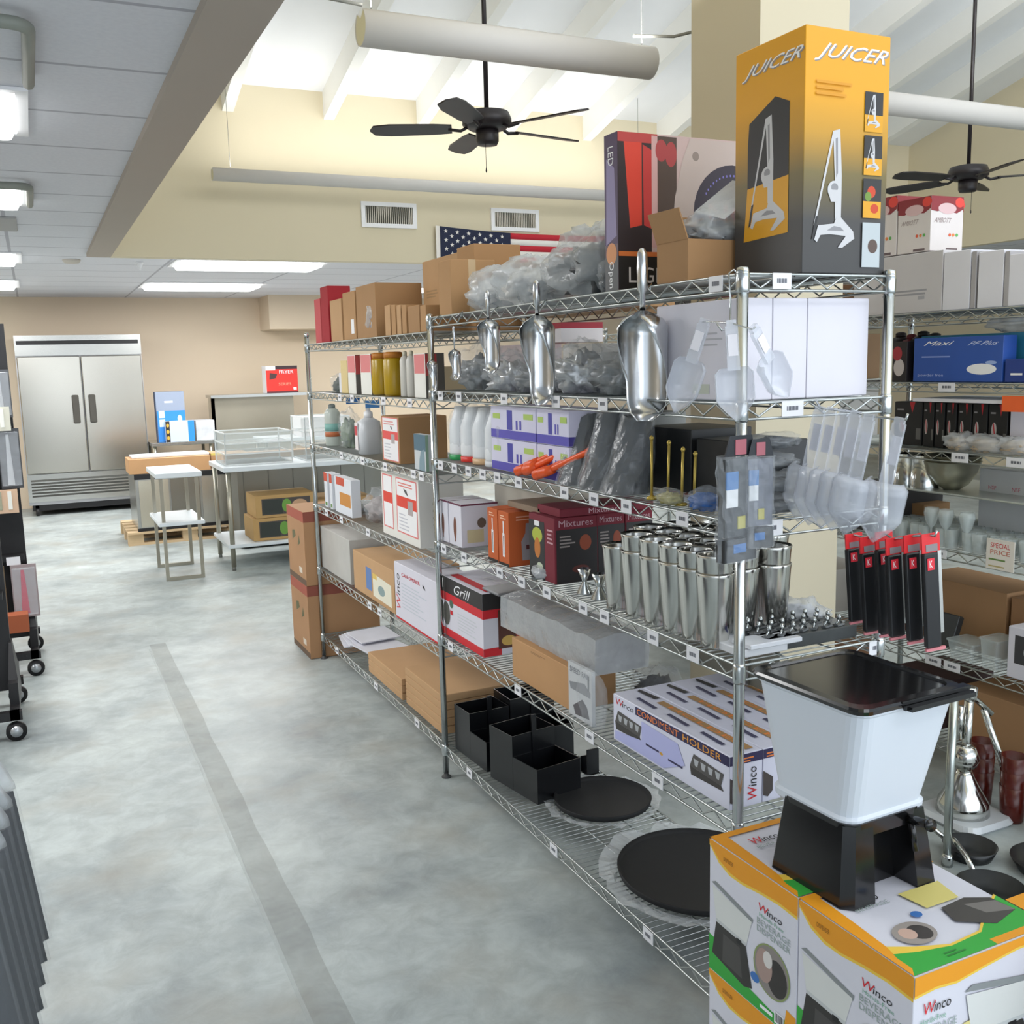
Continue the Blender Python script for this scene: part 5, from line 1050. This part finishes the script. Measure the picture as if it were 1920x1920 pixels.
# shelf 5 of C
for k, (y0, y1, c, h) in enumerate(((2.55, 3.0, 'a9825c', .26), (2.10, 2.54, '9b7350', .25), (3.02, 3.28, '5a4038', .2))):
    carton('carton', ['brown carton at the back of the fifth shelf, right rack, left one', 'brown carton at the back of the fifth shelf at the right picture edge', 'dark brown carton at the back of the fifth shelf, right rack'][k], 'box', (XC+.18, y0, SCZ[4]+E_), .25, y1-y0-.01, h, card(c))
def tub(lab, u, w, h, tilt=0):
    x = XC+.03; y = Yat(u, x, .5); t = thing('clear_tub', lab, 'container', (x, y, SCZ[4]+E_), 0, 'clear tubs on the right rack')
    G().loft([(0, 0, -w*.42, .10, w*.42), (.004, 0, -w*.42, .10, w*.42), (h, -.006, -w/2, .106, w/2)], GLASS, r=.012).build('tub_body', t)
    G().loft([(h, -.01, -w/2-.004, .11, w/2+.004), (h+.006, -.01, -w/2-.004, .11, w/2+.004)], GLASS, r=.012).build('lid', t); return t
tub('clear lidded tub at the front of the right rack below the brown cartons', 1800, .12, .07)
tub('taller clear tub right of the first one on the right rack', 1853, .08, .11)
solo(G().bbox(0, 0, 0, .03, .13, .13, mat('3f4244', .35, .2, .2)).xf(Matrix.Rotation(R(20), 4, 'Y')), 'tilted_pan', 'dark tilted square pan leaning behind the clear tubs', 'pan', (XC+.06, Yat(1790, XC+.06, .5)+.02, SCZ[4]+.03))
rcb('window_carton', 'white carton with a dark window at the right picture edge below the glassware', 1888, 1975, 0, 1195, 4, WBOX, lambda d: (d.r('L', .15, .3, .8, .85, ink('3a3a3e')), d.o('L', .5, .55, .15, .15, ink('b8b8bc'))), dx=.12)
# ------------- fill of the next aisle rack seen through gaps
pal = ['8f6a4c', 'c9c4bc', '4a3a36', '3a3a3c', 'a08060', '8a3a34', 'b8b4ae', '5c5a58', 'd8d6d2', '6b4a38']
pos = ['near end', 'second from the near end', 'third from the near end', 'fourth from the near end', 'far end']
for s in range(6):
    y = 3.42 if s != 3 else 3.42; 
    for k in range(5):
        w = .24+.10*((k*7+s*3) % 3)/2; h = min(.24, .15+.05*((k*5+s) % 3)); 
        if y+w > 5.18: break
        carton('stored_carton', f'{["brown", "grey white", "dark brown", "black", "tan", "brick red", "pale grey", "dark grey", "white", "chestnut"][(s*4+k) % 10]} carton on shelf {["one", "two", "three", "four", "five", "six"][s]} of the next aisle rack, {pos[k]}', 'box', (XC+.04, y, SCZ[s]+E_), .34, w, h, card(pal[(s*4+k) % 10]), None, group='cartons on the next aisle rack')
        y += w+.03
for k, (y0, w, c, h, s) in enumerate(((2.75, .26, '4a3434', .2, 5), (2.35, .3, 'a9825c', .22, 5), (3.04, .24, '3c3a3a', .2, 3))):
    carton('stored_carton', ['dark carton on the bottom shelf of the right rack', 'tan carton on the bottom shelf of the right rack near the juicer press', 'black carton at the far end of the glassware shelf'][k], 'box', (XC+.06, y0, SCZ[s]+E_), .32, w, h, card(c))
# juicer press on the floor in the aisle
t = thing('juicer_press', 'chrome lever juicer press standing in the next aisle right of the dispenser', 'juicer', (2.86, 2.36, 0)); POL = mat('cfd0cc', .12, 1., .1, 20.)
G().loft([(0, -.10, -.12, .12, .12), (.012, -.11, -.13, .13, .13), (.03, -.10, -.12, .12, .12)], mat('c9ced2', .35, .2, .05), r=.05, n=5).build('base_plate', t)
G().lathe(0, 0, [(.09, .03), (.085, .07), (.05, .13), (.03, .17), (.022, .19)], POL, 24).build('cone_housing', t)
G().cyl((0, 0, .15), (.01, 0, .46), .016, POL, n=12).cyl((-.02, .01, .30), (-.02, .01, .42), .011, POL, n=10).lathe(.01, 0, [(.02, .44), (.026, .45), (.026, .485), (.015, .49)], POL, 14).build('column', t)
G().tube([(-.08, .06, .50), (0, 0, .47), (.10, -.02, .38)], .010, POL, 8).tube([(.06, -.02, .40), (.15, -.04, .18), (.2, -.05, .02)], .012, POL, 8).lathe(-.08, .06, [(.0, .49), (.016, .5), (.016, .515), (0, .525)], POL, 12).build('lever', t)
G().lathe(0, 0, [(.04, .20), (.05, .23), (.035, .27), (.02, .28)], POL, 16).build('cup', t)
solo(G().tube([(0, 0, 0), (.02, .02, .30), (.06, .05, .56)], .014, mat('b9c0bc', .25, .9, .05), 10).lathe(0, 0, [(.018, 0), (.018, .03), (.014, .04)], CHROME, 12), 'chrome_pole', 'thin chrome pole leaning right beside the dispenser', 'pole', (2.545, 2.15, .0))
for k, (x, y, n) in enumerate(((3.02, 2.42, 3), (3.0, 2.27, 3), (3.03, 2.14, 2))):
    for j in range(n):
        solo(G().lathe(0, 0, [(.035, 0), (.038, .004), (.045, .13), (.043, .13), (.034, .008), (0, .008)], mat('54180f', .25, 0, .1, 8., .92), 18, caps=False), 'amber_tumbler', f'dark red tumbler, {["bottom", "middle", "top"][j]} of the {["left", "middle", "right"][k]} stack beside the juicer press', 'tumbler', (x, y, .0015+.28*0+.055*j+.15*(0)), 0, 'dark red tumblers')
for k, (x, y, rz, r) in enumerate(((2.66, 2.16, 1.9, .085), (2.80, 1.97, .5, .12), (2.50, 1.95, 1.2, .10))):
    t = thing('skillet', ['small black skillet with shiny handle behind the dispenser boxes', 'skillet with long shiny handle at the right edge above the orange box', 'skillet mostly hidden behind the beverage boxes'][k], 'pan', (x, y, .001), rz, 'skillets on the floor')
    G().lathe(0, 0, [(r*.8, 0), (r, .04), (r*.98, .04), (r*.78, .006), (0, .006)], mat('2b2d2e', .3, .4, .1), 28, caps=False).build('pan_body', t)
    G().tube([(r, 0, .035), (r+.05, 0, .06), (r+.12, 0, .075), (r+.17, 0, .065)], .009, POL, 8).build('handle', t)

# ================================================================= BROWN BOX STACK BEYOND THE RACK
def rb2(d): d.r('L', 0, .86, 1, 1, card('a85a48')); d.r('L', 0, 0, 1, .08, card('6b5544')); d.r('F', 0, .86, 1, 1, card('8f4f40')); d.p('L', [(.3, .55), (.5, .62), (.45, .7), (.3, .68)], card('6b6a4c')); d.p('L', [(.6, .5), (.75, .55), (.7, .66)], card('6b6a4c')); d.r('L', .62, .14, .8, .22, card('dcd0c0'))
for k in range(2): carton('large_carton', ['large brown carton with a red band, lower of the stack at the far rack end', 'large brown carton with a red band, upper of the stack at the far rack end'][k], 'box', (1.30, 5.49, .002+.425*k), .42, .40, .423, card('b08660'), rb2, group='stacked cartons at the far rack end')

# ================================================================= BACK OF THE ROOM
FY = 12.83
t = thing('refrigerator', 'two door stainless steel refrigerator against the back wall', 'refrigerator', (-.15, FY, 0)); W_ = 1.36; SS = mat('c2beb4', .22, 1., .05, 1.5)
G().box(0, .04, .13, W_, .80, 2.09, mat('b5b5b8', .35, .8, .03)).box(0, .0, 1.86, W_, .04, 2.09, STEEL).build('cabinet', t)
G().box(.02, -.006, 1.985, W_-.03, 0, 2.03, BLACK).build('vent_slot', t)
for k in range(2):
    x0 = .012+k*(W_/2-.008); d_ = G().bbox(x0, -.045, .50, x0+W_/2-.018, .036, 1.85, SS, .01).build('door', t)
    hx = W_/2-.13 if k == 0 else W_/2+.05
    G().bbox(hx, -.085, 1.07, hx+.075, -.046, 1.40, mat('55524c', .4, .5, .1), .01).build('handle', d_)
G().box(0, 0, .17, W_, .04, .49, STEEL).build('lower_panel', t)
g = G()
for k in range(6): g.box(.04, -.02, .215+.036*k, W_-.03, .0, .230+.036*k, STEEL).box(.04, -.003, .230+.036*k, W_-.03, -.001, .251+.036*k, mat('5c5c58', .5, .3))
g.build('louvres', t)
for k, (x, y) in enumerate(((.08, .08), (W_-.08, .08), (.08, .7), (W_-.08, .7))): G().cyl((x-.02, y, .05), (x+.02, y, .05), .049, BLACK, n=16).box(x-.02, y-.02, .09, x+.02, y+.02, .14, STEEL).build('caster', t)
G().box(.03, .06, .06, W_-.03, .75, .129, BLACK).build('toe_plate', t)
# back tables
def table(name, label, x0, x1, y0, y1, h, under=None, top=STEEL, legm=STEEL, lr=.02, sled=False, feet=True, back=0):
    t = thing(name, label, 'table', (x0, y0, 0)); w, dd = x1-x0, y1-y0
    G().bbox(0, 0, h-.04, w, dd, h, top, .004).build('table_top', t)
    for px in (.04, w-.04):
        for py in (.04, dd-.04):
            if sled: G().box(px-.013, py-.013, 0, px+.013, py+.013, h-.041, legm).build('leg', t)
            else:
                l = G().cyl((px, py, .03), (px, py, h-.041), lr, legm, n=14).build('leg', t)
                G().cyl((px, py, 0), (px, py, .05), lr*.8, mat('8c8c88', .4, .6), n=12).build('foot', l)
    if sled:
        for px in (.04, w-.04): pass
        for py in (.04, dd-.04): G().box(.053, py-.013, 0, w-.053, py+.013, .026, legm).build('bottom_rail', t)
    if under: G().bbox(.0, .0, under-.03, w, dd, under, top, .004).build('undershelf', t)
    if back: G().box(0, dd-.02, h, w, dd, h+back, top).build('backsplash', t)
    return t
TTOP = mat('dfe6ea', .35, .2, .03, 3.); LEGM = mat('a8a496', .32, .8, .05)
table('side_table', 'narrow white topped steel table with square sled legs standing alone', .80, 1.15, 8.16, 8.86, .86, .47, TTOP, LEGM, sled=True)
table('work_table', 'long stainless work table with a bright top and undershelf behind the rack', 1.34, 3.10, 8.30, 9.05, .86, .22, TTOP, LEGM)
table('back_table', 'steel table against the back wall beside the refrigerator', 1.22, 1.95, 12.6, 13.3, .80, .25, STEEL, LEGM)
for k in range(2):
    carton('food_carton', ['lower brown carton with a black and green label on the undershelf', 'upper brown carton with a black and green label on the undershelf'][k], 'box', (1.56+.03*k, 8.36, .222+.19*k), .50, .40, .187, card('b89560'), lambda d: (d.r('F', .10, .12, .92, .85, ink('4a4440')), d.r('F', .12, .16, .45, .80, ink('2e3430')), d.o('F', .52, .5, .08, .3, ink('6a9a40')), d.o('F', .74, .45, .14, .3, ink('c09a78'))), group='label cartons under the work table')
carton('food_carton', 'brown carton at the back of the undershelf behind the labelled ones', 'box', (2.12, 8.4, .222), .5, .5, .3, card('ad8a5a'))
# acrylic display cases on the work table
ACR = mat('e6efef', .08, 0, .03, 5., .18, spec=1.); ACE = mat('f2f6f6', .2, 0, .02, 5., .75)
def acrylic(lab, x, y, z, dx, dy, dz, shelves=1):
    t = thing('acrylic_case', lab, 'display case', (x, y, z+.001), 0, 'clear acrylic display cases'); w = .006
    G().box(0, 0, 0, dx, dy, w, ACR).box(0, 0, w, w, dy, dz, ACR).box(dx-w, 0, w, dx, dy, dz, ACR).box(w, dy-w, w, dx-w, dy, dz, ACR).box(w, 0, w, dx-w, w, dz, ACR).build('panels', t)
    g = G()
    for a in (0, dx-.01):
        for b in (0, dy-.01): g.box(a, b, 0, a+.01, b+.01, dz, ACE)
    for zz in [0]+[dz*(k+1)/(shelves+1) for k in range(shelves)]+[dz]:
        g.box(0, -.002, zz, dx, .01, zz+.01, ACE).box(0, dy-.01, zz, dx, dy, zz+.01, ACE).box(0, 0, zz, .01, dy, zz+.01, ACE).box(dx-.01, 0, zz, dx, dy, zz+.01, ACE)
    g.build('edges', t)
    for k in range(shelves): G().box(.01, .01, dz*(k+1)/(shelves+1), dx-.01, dy-.01, dz*(k+1)/(shelves+1)+.005, ACR).build('inner_shelf', t)
acrylic('wide clear acrylic case on the work table, left one', 1.38, 8.42, .861, .56, .5, .26, 2)
acrylic('taller clear acrylic case on the work table right beside the rack post', 2.05, 8.42, .861, .40, .5, .36, 2)
carton('long_flat_carton', 'long flat brown carton lying on the work table behind the acrylic cases', 'box', (1.45, 8.94, .862), 1.5, .10, .06, KRAFT)
# steel equipment on the pallet
t = thing('pallet', 'light wooden pallet on the floor under the wrapped steel unit', 'pallet', (.70, 10.05, 0)); WD = mat('cdb28c', .7, 0, .15, 6.)
for k in range(3): G().box(0, .02+.42*k, 0, 1.15, .12+.42*k, .025, WD).build('bottom_board', t)
for k in range(3):
    for j in range(3): G().box(.0+.5*k, .02+.42*j, .0255, .14+.5*k, .12+.42*j, .11, WD).build('block', t)
for k in range(5): G().box(0, .0+.20*k, .1105, 1.15, .13+.20*k, .13, WD).build('top_board', t)
t = thing('steel_cabinet', 'shiny stainless unit standing on the pallet behind the side table', 'cabinet', (.80, 10.08, .131))
G().bbox(0, 0, 0, .90, .75, .55, STEEL, .006).build('cabinet_body', t); G().box(-.005, -.01, .0, .93, -.0, .03, BLACK).box(-.005, -.012, .50, .93, 0, .55, BLACK).build('trim_strip', t)
for k in range(3): G().box(.03+.29*k, -.012, .04, .30+.29*k, -.001, .49, mat(['d9d2c0', '9a968c', 'cdc9bf'][k], .25, .9, .06, 1.)).build('door', t)
carton('long_carton', 'long brown carton lying on top of the stainless unit', 'box', (.76, 10.10, .683), .75, .4, .14, card('bf9468'))
carton('long_carton', 'white flat panel leaning on the long brown carton', 'panel', (.80, 10.2, .8245), .72, .3, .02, mat('d9dde0', .4))
carton('foil_carton', 'brown carton with a yellow edge between the long carton and the work table', 'box', (1.55, 10.3, .683), .35, .3, .14, card('b98e64'), lambda d: d.r('F', 0, .85, 1, 1, ink('d8c86a')))
t = thing('sink_unit', 'grey steel panel cabinet standing behind the work table', 'cabinet', (1.62, 9.3, 0)); G().box(0, 0, .1, 1.4, .6, .80, mat('8f8f88', .4, .7, .08, 2.)).build('cabinet_body', t); G().box(0, -.004, .02, 1.4, .58, .099, mat('5a5a56', .5, .3)).build('plinth', t)
for k in range(6): G().box(.05+.23*k, -.005, .14, .055+.23*k, -.0005, .78, mat('6f6f6a', .4, .6)).build('seam', t)
# things against the back wall
def blu(d):
    d.r('F', .02, .0, 1, .62, ink('2f86d8')); d.r('F', .0, .62, 1, 1, ink('8f9aae')); d.r('F', .08, .48, .28, .62, ink('d6e4f0')); d.r('F', .08, .30, .28, .45, ink('c8dcf0')); d.o('F', .8, .45, .08, .08, ink('bcd8f0')); d.lines('F', .3, .78, .6, .86, 1, WHITE)
carton('blue_carton', 'tall blue and grey carton on the back table beside the refrigerator', 'box', (1.32, 12.75, .801), .33, .2, .60, ink('5a6f94'), blu)
carton('blue_carton', 'smaller pale carton with bright blue side in front of the tall blue one', 'box', (1.40, 12.63, .801), .33, .11, .25, ink('c4cfe0'), lambda d: (d.r('F', .78, 0, 1, 1, ink('2b8ae0')), d.r('F', 0, 0, .14, 1, ink('2c2620')), [d.o('F', .07, .2+.3*k, .05, .09, ink('d8a83c')) for k in range(3)]))
carton('wrapped_carton', 'grey white plastic wrapped carton on the back table right of the blue carton', 'box', (1.76, 12.7, .801), .22, .3, .24, mat('c9ccd0', .4, 0, .25, 12.))
t = thing('steel_shelf_unit', 'tall stainless panel with an overshelf against the back wall', 'shelf', (1.98, 12.95, 0))
G().box(.02, .0, .25, 1.05, .03, 1.30, mat('a39c8c', .4, .8, .10, 2.)).build('back_panel', t); G().box(0, -.12, 1.30, 1.20, .30, 1.335, STEEL).build('overshelf', t); G().box(.02, -.0, 0, .06, .25, 1.299, STEEL).box(1.01, 0.031, 0, 1.05, .25, 1.299, STEEL).build('upright', t)
g_ = lambda d: (d.r('F', 0, 0, 1, 1, ink('d8342c')), d.r('F', 0, .88, 1, 1, ink('3a2a30')), d.r('F', .0, .85, .3, 1, WHITE), d.t('F', .42, .72, .45, .12, 'FRYER', WHITE), d.p('F', [(.1, .5), (.3, .55), (.35, .7), (.12, .75)], ink('4a3434')), d.t('F', .38, .28, .4, .1, 'SERIES', ink('e89a80')), d.r('F', 0, 0, 1, .07, ink('5a2a30')), d.r('F', .85, .1, .95, .2, WHITE))
carton('red_carton', 'red boxed appliance standing on the overshelf of the steel panel', 'box', (2.68, 12.86, 1.337), .40, .25, .34, ink('e0e0e4'), g_)
table('back_table', 'steel table far back behind the rack post', 2.30, 3.9, 11.4, 12.0, .86, .25, TTOP, LEGM)
carton('white_carton', 'pale carton on the far back table behind the rack post', 'box', (2.75, 11.45, .861), .5, .4, .22, mat('d6d2d2', .6))

# ================================================================= LEFT SIDE
BR = mat('1b1a1c', .45, 0, .1)
def display(label, x1, y0, H, group):
    t = thing('rolling_display_rack', label, 'rack', (x1, y0, 0), 0, group)   # right edge at x1, extends to -x
    G().box(-.9, .0, .16, 0.0, .035, H, BR).build('panel', t)
    G().box(-.02, -.18, .14, .02, .22, .24, BR).prism([(-.02, -.12), (.02, -.12), (.02, .16), (-.02, .16)], .24, .40, BR, 1, .3).build('end_foot', t)
    G().box(-.86, -.30, .10, .03, -.26, .14, BR).box(-.86, .28, .10, .03, .32, .14, BR).box(-.02, -.30, .10, .02, .32, .14, BR).build('base_frame', t)
    for (cx, cy) in ((.0, -.28), (.0, .30), (-.8, -.28), (-.8, .30)):
        c = G().cyl((cx, cy-.012, .045), (cx, cy+.012, .045), .044, BLACK, n=18).cyl((cx, cy-.0135, .045), (cx, cy-.0125, .045), .026, mat('b8bcc0', .3, .6), n=14).build('caster', t)
    for k, zz in enumerate((.62, .98, 1.34)): 
        if zz < H-.1: s = G().box(-.88, -.10, zz, -.01, 0, zz+.03, BR).build('ledge', t); G().box(-.10, -.104, zz-.02, -.03, -.101, zz+.025, TAGM).build('price_tag', s)
    return t
display('tall black rolling display rack hung with packaged knives at the left edge', -.115, 6.25, 1.93, 'black rolling racks')
display('black rolling display rack at the left edge, nearer one, only its foot in view', -.20, 5.20, 1.2, 'black rolling racks')
for k, (x, z0, h, w, c, c2) in enumerate(((-.21, 1.42, .26, .10, '56585c', 'b9bcc0'), (-.30, 1.44, .25, .10, '2c3a58', 'b0b4ba'), (-.20, 1.03, .33, .11, '4a4c50', 'c8ccd0'), (-.32, 1.02, .3, .10, '606468', 'd0d0d0'), (-.20, .30, .30, .13, '9d8f90', 'c04058'), (-.33, .32, .28, .10, '6b5a44', 'd8c890'))):
    t = thing('blister_pack', ['grey knife pack at the top right of the black display rack', 'dark blue pack at the top of the black display rack', 'long curved blade pack in the middle of the black display rack', 'second blade pack in the middle of the black display rack', 'pink edged pack at the bottom of the black display rack', 'tan pack at the bottom left of the black display rack'][k], 'packet', (x, 6.145, z0), 0, 'packs on the black display rack')
    G().box(0, -.012, 0, w, 0, h, ink(c)).build('backing_card', t)
    G().prism([(w*.3, -.016), (w*.55, -.016), (w*.62, -.013), (w*.35, -.013)], .02, h*.9, ink(c2), 1, .4, (w*.45, -.014)).build('blade', t)
    G().bbox(w*.05, -.045, h*.05, w*.95, -.0135, h*.95, FILM).build('plastic_blister', t)
for k, (z0, c) in enumerate(((1.38, 'd9d8c8'), (.93, 'd8b89c'))):
    solo(G().box(0, 0, 0, .12, .006, .13, card(c)).box(.02, -.004, .02, .04, 0, .12, ink('a8a890')).box(.07, -.004, .02, .09, 0, .12, ink('f0f0e8')), 'paper_packet', ['white green paper packet sticking out of the black display rack', 'tan paper packet lower on the black display rack'][k], 'packet', (-.245, 6.085, z0-.03))
carton('orange_carton', 'orange brown carton low on the black display rack', 'box', (-.25, 6.0, .245), .12, .1, .1, card('a85a38'))
# dark aprons in bags at the near left
APM = mat('2b2e32', .6, 0, .15, 12.)
rail = solo(G().cyl((-1.0, 3.35, .86), (-1.0, 1.6, .86), .01, BR, n=8), 'garment_rail', 'x', 'rail', (0, 0, 0)) if False else None
FILM3 = mat('e4eaf0', .12, 0, .15, 18., .10, spec=1., bump=1.)
def garment(lab, x, y, z0, h, w, lean, k):
    t = thing('bagged_garment', lab, 'garment', (x, y, z0), R(8), 'bagged dark garments at the left edge')
    g = G(); rings = []
    for i in range(9):
        q = i/8; ring = []
        for j in range(16):
            th = 2*PI*j/16; nn = 1+.35*noise.noise(Vector((math.cos(th)*1.8, math.sin(th)*1.8+k*4, q*2.5))); ring.append((-w/2+w/2*math.cos(th)+lean*q*0-.05*q, .022*math.sin(th)*nn-.03*q, h*q*.96))
        rings.append(ring)
    g.rings(rings, APM, False).build('folded_cloth', t)
    g2 = G(); r2 = [[(-w/2+(p[0]+w/2)*1.04, p[1]*1.25, p[2]*1.02) for p in r] for r in rings]+[[(-w/2+(p[0]+w/2)*.8, p[1]*1.2+.01*noise.noise(Vector((p[0]*30, k, 0))), h*1.06+.03*noise.noise(Vector((p[0]*25, k*3, 1)))) for p in rings[-1]], [(-w/2+(p[0]+w/2)*.55, p[1]*.9, h*1.14+.03*noise.noise(Vector((p[0]*35, k*3, 2)))) for p in rings[-1]]]
    g2.rings(r2[:-2], FILM3, True)
    if k < 4: g2.rings([r2[-3]]+[[(-w/2+(p[0]+w/2)*(.98-.10*i), p[1]*(1.3-.1*i)+.012*noise.noise(Vector((p[0]*22, k+i, 0))), h*(1.04+.065*i)+.03*noise.noise(Vector((p[0]*18, k*3, i)))) for p in r2[-3]] for i in range(4)], FILM2, True)
    g2.build('plastic_cover', t); return t
BT = 'black crate stack'
for k in range(7):
    garment(['rightmost dark garment in clear plastic at the left picture edge', 'second dark bagged garment from the right', 'third dark bagged garment from the right', 'fourth dark bagged garment from the right', 'fifth dark bagged garment from the right', 'sixth dark bagged garment from the right', 'last dark bagged garment, mostly out of the picture'][k], -.085-.006*k, 2.72-.085*k, .19-.012*k, .45, .40, 0, k)
carton('bag_crate', 'grey plastic wrapped pack lying under the hanging dark garments', 'bag', (-.55, 1.8, .002), .55+Xat(108, 2.42, .13), .62, .13, mat('6a6c72', .35, 0, .5, 6., bump=.8))
bag('plastic_bag', 'grey plastic wrap bulging at the bottom left corner of the picture', -.28, 2.32, .168, .20, .22, .010, 140, FILM2, None, amp=.3) if False else None
